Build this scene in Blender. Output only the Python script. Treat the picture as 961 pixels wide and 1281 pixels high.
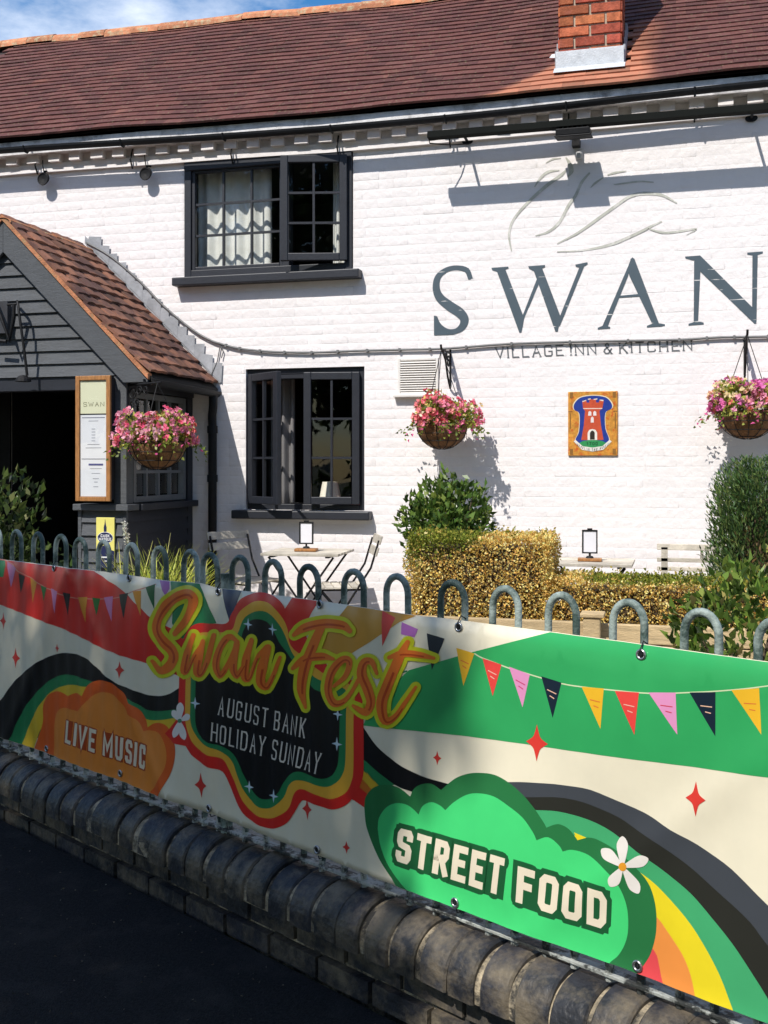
import bpy, bmesh, math, random
import numpy as np
from mathutils import Vector, Matrix

for o in list(bpy.data.objects): bpy.data.objects.remove(o)
scene = bpy.context.scene
COL = scene.collection
random.seed(7); NR = np.random.default_rng(11)
rad = math.radians

# ------------------------------------------------------------------ camera, world, sun, exposure
A = rad(15.3); FPX = 1350.0; CY = -8.42; CZ = 1.53
U0, VH = 480.5, 582.0
cam_d = bpy.data.cameras.new('camera'); cam = bpy.data.objects.new('camera', cam_d); COL.objects.link(cam)
cam.location = (0, CY, CZ); cam.rotation_euler = (rad(90), 0, A)
cam_d.sensor_fit = 'HORIZONTAL'; cam_d.sensor_width = 36.0; cam_d.lens = FPX/961*36
cam_d.shift_y = -(640.5-VH)/961; cam_d.clip_start = 0.05; cam_d.clip_end = 2000
scene.camera = cam

SUN = Vector((-0.205, -0.603, 0.780)).normalized()          # direction towards the sun
world = bpy.data.worlds.new('World'); scene.world = world; world.use_nodes = True
wn = world.node_tree.nodes; wl = world.node_tree.links; wn.clear()
wo = wn.new('ShaderNodeOutputWorld'); bg = wn.new('ShaderNodeBackground')
sky = wn.new('ShaderNodeTexSky'); sky.sky_type = 'NISHITA'; sky.sun_disc = False
sky.sun_elevation = math.asin(SUN.z); sky.sun_rotation = math.atan2(SUN.x, SUN.y)
sky.air_density = 1.0; sky.dust_density = 0.6; sky.ozone_density = 1.5
tc = wn.new('ShaderNodeTexCoord'); mp = wn.new('ShaderNodeMapping'); mp.inputs['Scale'].default_value = (2.2, 2.2, 5.0)
mp.inputs['Location'].default_value = (1.1, 2.3, 0.7)
nz = wn.new('ShaderNodeTexNoise'); nz.inputs['Scale'].default_value = 1.6; nz.inputs['Detail'].default_value = 9; nz.inputs['Roughness'].default_value = 0.6
cr = wn.new('ShaderNodeValToRGB'); cr.color_ramp.elements[0].position = 0.49; cr.color_ramp.elements[1].position = 0.72
mx = wn.new('ShaderNodeMixRGB'); mx.inputs['Color2'].default_value = (7.5, 7.9, 8.6, 1)
hs = wn.new('ShaderNodeMath'); hs.operation = 'MULTIPLY'; hs.inputs[1].default_value = 0.85
wl.new(tc.outputs['Generated'], mp.inputs['Vector']); wl.new(mp.outputs['Vector'], nz.inputs['Vector'])
wl.new(nz.outputs['Fac'], cr.inputs['Fac']); wl.new(cr.outputs['Color'], hs.inputs[0]); wl.new(hs.outputs[0], mx.inputs['Fac'])
hsw = wn.new('ShaderNodeHueSaturation'); hsw.inputs['Saturation'].default_value = 1.4; wl.new(sky.outputs['Color'], hsw.inputs['Color']); wl.new(hsw.outputs['Color'], mx.inputs['Color1']); wl.new(mx.outputs['Color'], bg.inputs['Color'])
bg.inputs['Strength'].default_value = 0.15
wl.new(bg.outputs['Background'], wo.inputs['Surface'])

sd = bpy.data.lights.new('sun', 'SUN'); sd.energy = 5.0; sd.angle = rad(0.53); sd.color = (1.0, 0.955, 0.89)
so = bpy.data.objects.new('sun', sd); COL.objects.link(so); so.location = (-4, -16, 20)
so.rotation_euler = (-SUN).to_track_quat('-Z', 'Y').to_euler()

vs = scene.view_settings; vs.view_transform = 'Standard'; vs.look = 'None'; vs.exposure = 0.14; vs.gamma = 1.0
scene.render.engine = 'CYCLES'; scene.cycles.max_bounces = 6; scene.cycles.transparent_max_bounces = 12
scene.render.resolution_x = 768; scene.render.resolution_y = 1024

# ------------------------------------------------------------------ survey helpers: bearings measured from the viewpoint to known planes
RX, RY = math.cos(A), math.sin(A); DX, DY = -math.sin(A), math.cos(A)
def ray(u, v):
    x = (u-U0)/FPX; return (RX*x+DX, RY*x+DY, (VH-v)/FPX)
def onY(u, v, Y=0.0):
    r = ray(u, v); t = (Y-CY)/r[1]; return Vector((r[0]*t, Y, CZ+r[2]*t))
P0 = Vector((-.827, -5.397, 0)); DF = Vector((.8669, -.4985, 0)); NF = Vector((-.4985, -.8669, 0))
def onF(u, v, off=0.0):
    r = Vector(ray(u, v)); p = P0+NF*off
    t = (p-Vector((0, CY, 0))).dot(NF)/(r.x*NF.x+r.y*NF.y)
    q = Vector((0, CY, CZ))+r*t
    return ((q-P0).dot(DF), q.z)
def FP(s, z, n=0.0): return P0+DF*s+NF*n+Vector((0, 0, z))

# ------------------------------------------------------------------ materials
def lin(c):
    def f(x):
        x = x/255.0
        return x/12.92 if x <= .04045 else ((x+.055)/1.055)**2.4
    return tuple(f(x) for x in c)
def alb(c, k=0.8): return tuple(min(.9, x*k) for x in lin(c))
MATS = {}
def M(name, col, rough=.6, var=.12, scale=6., bump=0., bscale=80., metal=0., spec=.5, piece=0., grime=None, detail=6, stretch=None, coat=0., hue=0.):
    """principled material: noise-mottled colour, per-piece variation, optional second stain colour, fine relief"""
    if name in MATS: return MATS[name]
    m = bpy.data.materials.new(name); m.use_nodes = True; n = m.node_tree.nodes; l = m.node_tree.links
    b = n['Principled BSDF']; b.inputs['Roughness'].default_value = rough; b.inputs['Metallic'].default_value = metal
    b.inputs['Specular IOR Level'].default_value = spec
    if coat: b.inputs['Coat Weight'].default_value = coat
    geo = n.new('ShaderNodeNewGeometry')
    vec = geo.outputs['Position']
    if stretch:
        mpn = n.new('ShaderNodeMapping'); mpn.inputs['Scale'].default_value = stretch; l.new(vec, mpn.inputs['Vector']); vec = mpn.outputs['Vector']
    nt = n.new('ShaderNodeTexNoise'); nt.inputs['Scale'].default_value = scale; nt.inputs['Detail'].default_value = detail; nt.inputs['Roughness'].default_value = .65
    l.new(vec, nt.inputs['Vector'])
    mr = n.new('ShaderNodeMapRange'); mr.inputs['From Min'].default_value = .3; mr.inputs['From Max'].default_value = .7
    mr.inputs['To Min'].default_value = 1-var; mr.inputs['To Max'].default_value = 1+var
    l.new(nt.outputs['Fac'], mr.inputs['Value'])
    hsv = n.new('ShaderNodeHueSaturation'); hsv.inputs['Color'].default_value = (*col, 1)
    val = mr.outputs['Result']
    if piece:
        oi = n.new('ShaderNodeObjectInfo'); ad = n.new('ShaderNodeMath'); ad.operation = 'ADD'
        l.new(oi.outputs['Random'], ad.inputs[0]); l.new(geo.outputs['Random Per Island'], ad.inputs[1])
        fr = n.new('ShaderNodeMath'); fr.operation = 'FRACT'; l.new(ad.outputs[0], fr.inputs[0])
        m2 = n.new('ShaderNodeMapRange'); m2.inputs['To Min'].default_value = 1-piece; m2.inputs['To Max'].default_value = 1+piece
        l.new(fr.outputs[0], m2.inputs['Value'])
        mu = n.new('ShaderNodeMath'); mu.operation = 'MULTIPLY'; l.new(val, mu.inputs[0]); l.new(m2.outputs['Result'], mu.inputs[1]); val = mu.outputs[0]
        if hue:
            m3 = n.new('ShaderNodeMapRange'); m3.inputs['To Min'].default_value = .5-hue; m3.inputs['To Max'].default_value = .5+hue
            f2 = n.new('ShaderNodeMath'); f2.operation = 'MULTIPLY'; f2.inputs[1].default_value = 7.31; l.new(fr.outputs[0], f2.inputs[0])
            f3 = n.new('ShaderNodeMath'); f3.operation = 'FRACT'; l.new(f2.outputs[0], f3.inputs[0]); l.new(f3.outputs[0], m3.inputs['Value'])
            l.new(m3.outputs['Result'], hsv.inputs['Hue'])
    l.new(val, hsv.inputs['Value'])
    out = hsv.outputs['Color']
    if grime:
        gcol, gscale, g0, g1 = grime
        gn = n.new('ShaderNodeTexNoise'); gn.inputs['Scale'].default_value = gscale; gn.inputs['Detail'].default_value = 8; gn.inputs['Roughness'].default_value = .7
        l.new(vec, gn.inputs['Vector'])
        rp = n.new('ShaderNodeMapRange'); rp.inputs['From Min'].default_value = g0; rp.inputs['From Max'].default_value = g1; l.new(gn.outputs['Fac'], rp.inputs['Value'])
        mxn = n.new('ShaderNodeMixRGB'); mxn.inputs['Color2'].default_value = (*gcol, 1)
        l.new(rp.outputs['Result'], mxn.inputs['Fac']); l.new(out, mxn.inputs['Color1']); out = mxn.outputs['Color']
    l.new(out, b.inputs['Base Color'])
    if bump:
        bn = n.new('ShaderNodeTexNoise'); bn.inputs['Scale'].default_value = bscale; bn.inputs['Detail'].default_value = 5
        l.new(vec, bn.inputs['Vector'])
        bp = n.new('ShaderNodeBump'); bp.inputs['Strength'].default_value = min(1, bump); bp.inputs['Distance'].default_value = .01*max(1, bump)
        l.new(bn.outputs['Fac'], bp.inputs['Height']); l.new(bp.outputs['Normal'], b.inputs['Normal'])
    MATS[name] = m
    return m

def leaf_mat(name, rough=.45, trans=.35):
    """reads the leaf's own colour from the 'Col' attribute, lets some light through"""
    if name in MATS: return MATS[name]
    m = bpy.data.materials.new(name); m.use_nodes = True; n = m.node_tree.nodes; l = m.node_tree.links
    b = n['Principled BSDF']; b.inputs['Roughness'].default_value = rough; b.inputs['Specular IOR Level'].default_value = .35
    at = n.new('ShaderNodeAttribute'); at.attribute_name = 'Col'
    l.new(at.outputs['Color'], b.inputs['Base Color'])
    tr = n.new('ShaderNodeBsdfTranslucent'); l.new(at.outputs['Color'], tr.inputs['Color'])
    ms = n.new('ShaderNodeMixShader'); ms.inputs['Fac'].default_value = trans
    l.new(b.outputs['BSDF'], ms.inputs[1]); l.new(tr.outputs['BSDF'], ms.inputs[2]); l.new(ms.outputs['Shader'], n['Material Output'].inputs['Surface'])
    MATS[name] = m; return m

def glass_mat():
    if 'glass' in MATS: return MATS['glass']
    m = bpy.data.materials.new('glass'); m.use_nodes = True; n = m.node_tree.nodes; l = m.node_tree.links; n.clear()
    o = n.new('ShaderNodeOutputMaterial'); t = n.new('ShaderNodeBsdfTransparent'); t.inputs['Color'].default_value = (.93, .95, .95, 1)
    g = n.new('ShaderNodeBsdfGlossy'); g.inputs['Roughness'].default_value = .015
    dt = n.new('ShaderNodeVectorMath'); dt.operation = 'DOT_PRODUCT'
    tcn = n.new('ShaderNodeNewGeometry'); nn = n.new('ShaderNodeTexNoise'); nn.inputs['Scale'].default_value = 3.5; nn.inputs['Detail'].default_value = 1
    l.new(tcn.outputs['Position'], nn.inputs['Vector']); bp = n.new('ShaderNodeBump'); bp.inputs['Strength'].default_value = .08; bp.inputs['Distance'].default_value = .02
    l.new(nn.outputs['Fac'], bp.inputs['Height']); l.new(bp.outputs['Normal'], g.inputs['Normal'])
    l.new(tcn.outputs['Normal'], dt.inputs[0]); l.new(tcn.outputs['Incoming'], dt.inputs[1])
    ab = n.new('ShaderNodeMath'); ab.operation = 'ABSOLUTE'; l.new(dt.outputs['Value'], ab.inputs[0])
    om = n.new('ShaderNodeMath'); om.operation = 'SUBTRACT'; om.inputs[0].default_value = 1; l.new(ab.outputs[0], om.inputs[1])
    p5 = n.new('ShaderNodeMath'); p5.operation = 'POWER'; p5.inputs[1].default_value = 4; l.new(om.outputs[0], p5.inputs[0])
    mu = n.new('ShaderNodeMath'); mu.operation = 'MULTIPLY_ADD'; mu.inputs[1].default_value = .9; mu.inputs[2].default_value = .05; l.new(p5.outputs[0], mu.inputs[0])
    x = n.new('ShaderNodeMixShader'); l.new(mu.outputs[0], x.inputs[0]); l.new(t.outputs[0], x.inputs[1]); l.new(g.outputs[0], x.inputs[2]); l.new(x.outputs[0], o.inputs['Surface'])
    MATS['glass'] = m; return m

# ------------------------------------------------------------------ object helpers
def link(o, parent=None):
    COL.objects.link(o)
    if parent is not None: o.parent = parent
    return o
def tag(o, label=None, cat=None, group=None, kind=None):
    if label: o['label'] = label
    if cat: o['category'] = cat
    if group: o['group'] = group
    if kind: o['kind'] = kind
    return o
def thing(name, label, cat, group=None, loc=(0, 0, 0)):
    o = bpy.data.objects.new(name, None); o.empty_display_size = .1; o.location = loc
    link(o); return tag(o, label, cat, group)
def attach(o, parent):
    """parent without moving the mesh whose vertices are in world coordinates"""
    o.parent = parent; o.matrix_parent_inverse = Matrix.Translation(-world_loc(parent)); return o
def world_loc(o):
    v = Vector(o.location)
    if o.parent is not None: v = v+world_loc(o.parent)+o.matrix_parent_inverse.to_translation()
    return v

class MB:
    def __init__(s): s.v = []; s.f = []
    def add(s, vs_, fs):
        k = len(s.v); s.v += [tuple(p) for p in vs_]; s.f += [tuple(i+k for i in f) for f in fs]; return s
    def box(s, x0, x1, y0, y1, z0, z1, T=None):
        p = [Vector(q) for q in ((x0, y0, z0), (x1, y0, z0), (x1, y1, z0), (x0, y1, z0), (x0, y0, z1), (x1, y0, z1), (x1, y1, z1), (x0, y1, z1))]
        if T: p = [T(q) for q in p]
        return s.add(p, [(3, 2, 1, 0), (4, 5, 6, 7), (0, 1, 5, 4), (1, 2, 6, 5), (2, 3, 7, 6), (3, 0, 4, 7)])
    def prism(s, poly, y0, y1, T=None):
        """poly in (x,z), extruded along y"""
        n = len(poly)
        p = [Vector((a, y0, b)) for a, b in poly]+[Vector((a, y1, b)) for a, b in poly]
        if T: p = [T(q) for q in p]
        return s.add(p, [tuple(range(n)), tuple(range(2*n-1, n-1, -1))]+[(i, i+n, (i+1) % n+n, (i+1) % n) for i in range(n)])
    def tube(s, pts, r, seg=8, caps=True, closed=False):
        pts = [Vector(p) for p in pts]; n = len(pts); rs = r if isinstance(r, (list, tuple)) else [r]*n
        rings = []; up = None
        for i, p in enumerate(pts):
            if closed: d = pts[(i+1) % n]-pts[i-1]
            else: d = pts[min(i+1, n-1)]-pts[max(i-1, 0)]
            d.normalize()
            if up is None:
                up = Vector((0, 0, 1)) if abs(d.z) < .9 else Vector((1, 0, 0))
            a = d.cross(up)
            if a.length < 1e-6: a = d.cross(Vector((0, 1, .3)))
            a.normalize(); b_ = a.cross(d).normalized(); up = b_
            rings.append([p+a*(math.cos(2*math.pi*k/seg)*rs[i])+b_*(math.sin(2*math.pi*k/seg)*rs[i]) for k in range(seg)])
        vs_ = [q for rg in rings for q in rg]; fs = []
        m = n if closed else n-1
        for i in range(m):
            j = (i+1) % n
            for k in range(seg): fs.append((i*seg+k, i*seg+(k+1) % seg, j*seg+(k+1) % seg, j*seg+k))
        if caps and not closed: fs += [tuple(range(seg-1, -1, -1)), tuple((n-1)*seg+k for k in range(seg))]
        return s.add(vs_, fs)
    def lathe(s, prof, c, seg=20, T=None):
        vs_ = []; fs = []
        for r, z in prof:
            for k in range(seg):
                a = 2*math.pi*k/seg; q = Vector((r*math.cos(a), r*math.sin(a), z)); q = T(q) if T else q
                vs_.append(q+Vector(c))
        for i in range(len(prof)-1):
            for k in range(seg): fs.append((i*seg+k, i*seg+(k+1) % seg, (i+1)*seg+(k+1) % seg, (i+1)*seg+k))
        return s.add(vs_, fs)
    def mesh(s, name, mat, smooth=False):
        me = bpy.data.meshes.new(name); me.from_pydata(s.v, [], s.f); me.validate(); me.materials.append(mat)
        bm = bmesh.new(); bm.from_mesh(me); bmesh.ops.recalc_face_normals(bm, faces=bm.faces); bm.to_mesh(me); bm.free()
        if smooth:
            me.polygons.foreach_set('use_smooth', [True]*len(me.polygons))
        me.update(); return me
    def build(s, name, mat, parent=None, smooth=False, bevel=0., auto=None):
        o = bpy.data.objects.new(name, s.mesh(name, mat, smooth)); link(o)
        if parent is not None: attach(o, parent)
        if bevel:
            b = o.modifiers.new('bevel', 'BEVEL'); b.width = bevel; b.segments = 2; b.limit_method = 'ANGLE'; b.angle_limit = rad(40)
        return o

def raw_mesh(name, V, Fq, mat, col=None, smooth=False):
    """V (n,3), Fq (m,4) numpy; col (m,3) leaf colours stored per corner"""
    me = bpy.data.meshes.new(name); n, m = len(V), len(Fq); k = Fq.shape[1]
    me.vertices.add(n); me.vertices.foreach_set('co', np.asarray(V, dtype=np.float32).ravel())
    me.loops.add(m*k); me.loops.foreach_set('vertex_index', np.asarray(Fq, dtype=np.int32).ravel())
    me.polygons.add(m); me.polygons.foreach_set('loop_start', np.arange(0, m*k, k, dtype=np.int32))
    me.polygons.foreach_set('loop_total', np.full(m, k, dtype=np.int32))
    me.update(calc_edges=True); me.validate()
    if col is not None:
        ca = me.color_attributes.new('Col', 'FLOAT_COLOR', 'CORNER')
        c4 = np.ones((m, k, 4), dtype=np.float32); c4[:, :, :3] = np.asarray(col)[:, None, :]
        ca.data.foreach_set('color', c4.ravel())
    me.materials.append(mat)
    return me
def raw_obj(name, me, parent=None):
    o = bpy.data.objects.new(name, me); link(o)
    if parent is not None: attach(o, parent)
    return o

def unit(v): return v/np.maximum(1e-9, np.linalg.norm(v, axis=-1, keepdims=True))
def leaves(P, N, L, W, cols, fold=.25, jitter=.6, droop=.0, seg=1):
    """pointed folded leaves at P growing along N; returns V,F,col"""
    n = len(P); N = unit(N+NR.normal(0, jitter, (n, 3))); N[:, 2] -= droop; N = unit(N)
    S = unit(np.cross(N, unit(NR.normal(0, 1, (n, 3))))); U = np.cross(S, N)
    L = L*NR.uniform(.65, 1.25, (n, 1)); W = W*NR.uniform(.7, 1.2, (n, 1))
    base = P; tip = P+N*L - U*L*.12
    mid = P+N*L*.45+U*L*.06
    l_ = mid-S*W*.5+U*W*fold; r_ = mid+S*W*.5+U*W*fold
    V = np.stack([base, l_, tip, r_], 1).reshape(-1, 3)
    F = np.arange(n*4).reshape(n, 4)
    return V, F, cols
def pick(palette, n, var=.18):
    pal = np.array([p[:3] for p in palette]); w = np.array([p[3] for p in palette], float); w /= w.sum()
    c = pal[NR.choice(len(pal), n, p=w)]
    return np.clip(c*NR.uniform(1-var, 1+var, (n, 1))*NR.uniform(.93, 1.07, (n, 3)), 0, .95)
def merge(*parts):
    V = []; F = []; C = []; k = 0
    for v, f, c in parts:
        V.append(v); F.append(f+k); C.append(c); k += len(v)
    return np.concatenate(V), np.concatenate(F), np.concatenate(C)

# ------------------------------------------------------------------ flat print: outlines, strokes and lettering
def cm(pts, n=6, closed=False):
    """Catmull-Rom smoothing"""
    P = [Vector((p[0], p[1])) for p in pts]; m = len(P); out = []
    rng = range(m) if closed else range(m-1)
    for i in rng:
        a = P[(i-1) % m] if closed or i > 0 else P[i]*2-P[i+1]
        b, c = P[i], P[(i+1) % m]
        d = P[(i+2) % m] if closed or i+2 < m else c*2-b
        for k in range(n):
            t = k/n
            out.append(tuple(.5*((2*b)+(c-a)*t+(2*a-5*b+4*c-d)*t*t+(3*b-a-3*c+d)*t**3)))
    if not closed: out.append(tuple(P[-1]))
    return out
def stroke(pts, w, closed=False, cap=0):
    """polyline -> list of (verts, faces); w number or list of widths; cap=1 round ends"""
    P = [Vector((p[0], p[1])) for p in pts]
    if closed and (P[0]-P[-1]).length < 1e-6: P = P[:-1]
    n = len(P); W = [float(x) for x in w] if isinstance(w, (list, tuple)) else [w]*n
    Lft = []; Rgt = []
    for i in range(n):
        if closed or 0 < i < n-1:
            d0 = (P[i]-P[i-1]).normalized(); d1 = (P[(i+1) % n]-P[i]).normalized()
        elif i == 0: d0 = d1 = (P[1]-P[0]).normalized()
        else: d0 = d1 = (P[-1]-P[-2]).normalized()
        n0 = Vector((-d0.y, d0.x)); n1 = Vector((-d1.y, d1.x)); m = (n0+n1)
        m = m.normalized() if m.length > 1e-6 else n0
        k = min(2.2, 1/max(.35, m.dot(n0)))
        Lft.append(P[i]+m*(W[i]/2*k)); Rgt.append(P[i]-m*(W[i]/2*k))
    vs_ = [tuple(p) for p in Lft]+[tuple(p) for p in Rgt]; fs = []
    for i in range(n if closed else n-1):
        j = (i+1) % n; fs.append((i, j, n+j, n+i))
    if cap and not closed:
        for (c, other, w_) in ((P[0], P[1], W[0]), (P[-1], P[-2], W[-1])):
            d = (c-other).normalized(); a0 = math.atan2(d.y, d.x)
            k = len(vs_); vs_ += [tuple(c+Vector((math.cos(a0-math.pi/2+math.pi*t/8), math.sin(a0-math.pi/2+math.pi*t/8)))*(w_/2)) for t in range(9)]
            fs.append(tuple(range(k, k+9)))
    return vs_, fs
G = {
 'A': ([[(0, 0), (.5, 1), (1, 0)], [(.2, .36), (.8, .36)]], 1), 'B': ([[(0, 0), (0, 1), (.8, 1), (.95, .9), (.95, .62), (.75, .52), (0, .52)], [(.75, .52), (1, .4), (1, .12), (.85, 0), (0, 0)]], .9),
 'C': ([[(1, .76), (1, .9), (.85, 1), (.15, 1), (0, .9), (0, .1), (.15, 0), (.85, 0), (1, .1), (1, .24)]], .9),
 'D': ([[(0, 0), (0, 1), (.75, 1), (1, .84), (1, .16), (.75, 0), (0, 0)]], .95), 'E': ([[(1, 1), (0, 1), (0, 0), (1, 0)], [(0, .52), (.8, .52)]], .8),
 'F': ([[(1, 1), (0, 1), (0, 0)], [(0, .5), (.8, .5)]], .8), 'G': ([[(1, .78), (1, .9), (.85, 1), (.15, 1), (0, .9), (0, .1), (.15, 0), (.85, 0), (1, .1), (1, .45), (.6, .45)]], .95),
 'H': ([[(0, 0), (0, 1)], [(1, 0), (1, 1)], [(0, .5), (1, .5)]], .95), 'I': ([[(0, 0), (0, 1)]], .02), 'K': ([[(0, 0), (0, 1)], [(1, 1), (.1, .45)], [(.3, .6), (1, 0)]], .9),
 'L': ([[(0, 1), (0, 0), (1, 0)]], .75), 'M': ([[(0, 0), (0, 1), (.5, .3), (1, 1), (1, 0)]], 1.25), 'N': ([[(0, 0), (0, 1), (1, 0), (1, 1)]], 1),
 'O': ([[(.2, 0), (0, .12), (0, .88), (.2, 1), (.8, 1), (1, .88), (1, .12), (.8, 0), (.2, 0)]], .95), 'Q': ([[(.2, 0), (0, .12), (0, .88), (.2, 1), (.8, 1), (1, .88), (1, .12), (.8, 0), (.2, 0)], [(.6, .3), (1.05, -.1)]], .95),
 'R': ([[(0, 0), (0, 1), (.8, 1), (1, .88), (1, .6), (.8, .48), (0, .48)], [(.5, .48), (1, 0)]], .9),
 'S': ([[(1, .84), (1, .9), (.85, 1), (.15, 1), (0, .9), (0, .64), (.15, .54), (.85, .47), (1, .37), (1, .1), (.85, 0), (.15, 0), (0, .1), (0, .16)]], .9),
 'T': ([[(0, 1), (1, 1)], [(.5, 1), (.5, 0)]], .85), 'U': ([[(0, 1), (0, .12), (.2, 0), (.8, 0), (1, .12), (1, 1)]], .95), 'V': ([[(0, 1), (.5, 0), (1, 1)]], 1),
 'W': ([[(0, 1), (.27, 0), (.5, .8), (.73, 0), (1, 1)]], 1.4), 'Y': ([[(0, 1), (.5, .5), (1, 1)], [(.5, .5), (.5, 0)]], .95),
 '&': ([[(1, .45), (.6, 0), (.2, 0), (0, .2), (.1, .42), (.65, .7), (.65, .92), (.45, 1), (.25, .92), (.25, .75), (1, 0)]], .95),
 '1': ([[(0, .8), (.5, 1), (.5, 0)]], .5), '7': ([[(0, 1), (1, 1), (.4, 0)]], .8), '0': ([[(.3, 0), (0, .2), (0, .8), (.3, 1), (.7, 1), (1, .8), (1, .2), (.7, 0), (.3, 0)]], .8),
}
def ends(q, h):
    a, b, c, d = Vector(q[0]), Vector(q[1]), Vector(q[-1]), Vector(q[-2])
    return [tuple(a+(a-b).normalized()*h)]+list(q[1:-1])+[tuple(c+(c-d).normalized()*h)]
def text(string, cw=.5, gap=.22, th=.1, serif=0., space=.45):
    """list of per-letter stroke lists in a box height 1; returns (letters, total width)"""
    x = 0; out = []
    for ch in string:
        if ch == ' ': x += space; continue
        pl, w = G[ch]; w *= cw; L = []
        for p in pl:
            q = [(x+th/2+a*w, th/2+b*(1-th)) for a, b in p]
            closed = p[0] == p[-1]
            L.append(stroke(q if closed else ends(q, th/2), th, closed))
            if serif and not closed:
                for e in (0, -1):
                    if p[e][1] in (0, 1) and ch not in 'CGSOJ':
                        L.append(stroke([(q[e][0]-serif, q[e][1]+(th*.3 if p[e][1] == 1 else -th*.3)), (q[e][0]+serif, q[e][1]+(th*.3 if p[e][1] == 1 else -th*.3))], th*.45))
        out.append((ch, L)); x += w+th+gap
    return out, x-gap
def quad(tl, tr, bl, br, W):
    tl, tr, bl, br = map(Vector, (tl, tr, bl, br))
    def f(x, y):
        a = x/W; return tuple((bl*(1-a)+br*a)*(1-y)+(tl*(1-a)+tr*a)*y)
    return f
def flat(name, shapes, mapfn, mat, parent, off=0., cut=None, step=.00003, nfn=None):
    """shapes: list of (verts2d, faces) already in surface coordinates; mapped to 3-D with mapfn(a,b,off)"""
    bm = bmesh.new(); 
    for k, (vs_, fs) in enumerate(shapes):
        b2 = bmesh.new(); vv = [b2.verts.new((p[0], p[1], 0)) for p in vs_]
        for f in fs:
            try: b2.faces.new([vv[i] for i in f])
            except ValueError: pass
        bmesh.ops.triangulate(b2, faces=b2.faces[:])
        if cut:
            xs = [p[0] for p in vs_]; ys = [p[1] for p in vs_]
            for ax, h, lo, hi in ((0, cut[0], min(xs), max(xs)), (1, cut[1], min(ys), max(ys))):
                for q in range(math.ceil(lo/h), math.floor(hi/h)+1):
                    co = (q*h, 0, 0) if ax == 0 else (0, q*h, 0); no = (1, 0, 0) if ax == 0 else (0, 1, 0)
                    bmesh.ops.bisect_plane(b2, geom=b2.verts[:]+b2.edges[:]+b2.faces[:], plane_co=co, plane_no=no, dist=1e-7)
            h0, h1 = cut; lo, hi = min(xs)/h0-max(ys)/h1, max(xs)/h0-min(ys)/h1
            for q in range(math.ceil(lo), math.floor(hi)+1):
                bmesh.ops.bisect_plane(b2, geom=b2.verts[:]+b2.edges[:]+b2.faces[:], plane_co=(q*h0, 0, 0), plane_no=Vector((1/h0, -1/h1, 0)).normalized(), dist=1e-7)
        base = [bm.verts.new(mapfn(v.co.x, v.co.y, off+k*step)) for v in b2.verts]
        b2.verts.index_update()
        for f in b2.faces:
            try: bm.faces.new([base[v.index] for v in f.verts])
            except ValueError: pass
        b2.free()
    if nfn:
        bmesh.ops.remove_doubles(bm, verts=bm.verts[:], dist=1e-6)
        for f in bm.faces:
            f.normal_update()
            if f.normal.dot(NF) < 0: f.normal_flip()
    me = bpy.data.meshes.new(name); bm.to_mesh(me); bm.free(); me.materials.append(mat)
    me.polygons.foreach_set('use_smooth', [True]*len(me.polygons))
    if nfn: me.normals_split_custom_set_from_vertices([nfn(v.co) for v in me.vertices])
    o = bpy.data.objects.new(name, me); link(o); attach(o, parent); return o
def poly(pts): return (list(pts), [tuple(range(len(pts)))])
# ------------------------------------------------------------------ colours of the place
m_paint = M('white_masonry_paint', (.765, .725, .715), rough=.7, var=.035, scale=3, bump=.6, bscale=20, piece=.012, grime=((.60, .55, .50), 2.2, .63, .85), spec=.3)
m_tile = None
m_black = M('black_gloss_paint', (.009, .010, .012), rough=.6, var=.3, scale=20, bump=.05, spec=.25)
m_slate = M('slate_grey_paint', (.014, .016, .023), rough=.5, var=.15, scale=14, bump=.1, bscale=60)
m_board = M('weathered_grey_boards', (.072, .078, .086), rough=.65, var=.22, scale=5, bump=.5, bscale=30, stretch=(1.5, 6, 14), piece=.12)
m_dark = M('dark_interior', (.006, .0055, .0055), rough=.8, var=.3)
m_iron = M('black_iron', (.009, .009, .010), rough=.6, var=.3, scale=30, bump=.15, spec=.25)
m_lead = M('lead_sheet', (.30, .31, .33), rough=.55, var=.25, scale=9, bump=.2, piece=.12)
m_mortar = M('mortar', (.36, .31, .24), rough=.9, var=.25, scale=30, bump=.5, bscale=120)
GL = glass_mat()
TZ = .20

# ------------------------------------------------------------------ ground, road, terrace
g = MB().add([(-250, -250, -.03), (250, -250, -.03), (250, 250, -.03), (-250, 250, -.03)], [(0, 1, 2, 3)]).build('ground', M('rough_grass_earth', (.06, .07, .03), rough=.9, var=.4, scale=2, bump=.5, bscale=20)); tag(g, kind='structure')
m_asph = M('asphalt', (.014, .0135, .0145), rough=.85, var=.7, scale=90, bump=.9, bscale=170, grime=((.030, .028, .027), 5, .5, .7), spec=.15)
rd = MB().add([tuple(FP(-60, 0, .1)), tuple(FP(-60, 0, 7.5)), tuple(FP(60, 0, 7.5)), tuple(FP(60, 0, .1))], [(0, 1, 2, 3)]).build('road', m_asph); tag(rd, kind='structure')
pv = MB()
e0, e1 = FP(-9, 0, -.09), FP(7, 0, -.09)
pv.add([(e0.x, e0.y, TZ), (e1.x, e1.y, TZ), (e1.x, 0.3, TZ), (e0.x, .3, TZ), (e0.x, e0.y, -.02), (e1.x, e1.y, -.02)], [(0, 1, 2, 3), (0, 4, 5, 1)])
pvo = pv.build('terrace', M('terrace_gravel', (.33, .29, .24), rough=.9, var=.3, scale=50, bump=.8, bscale=140)); tag(pvo, kind='structure')
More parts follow.
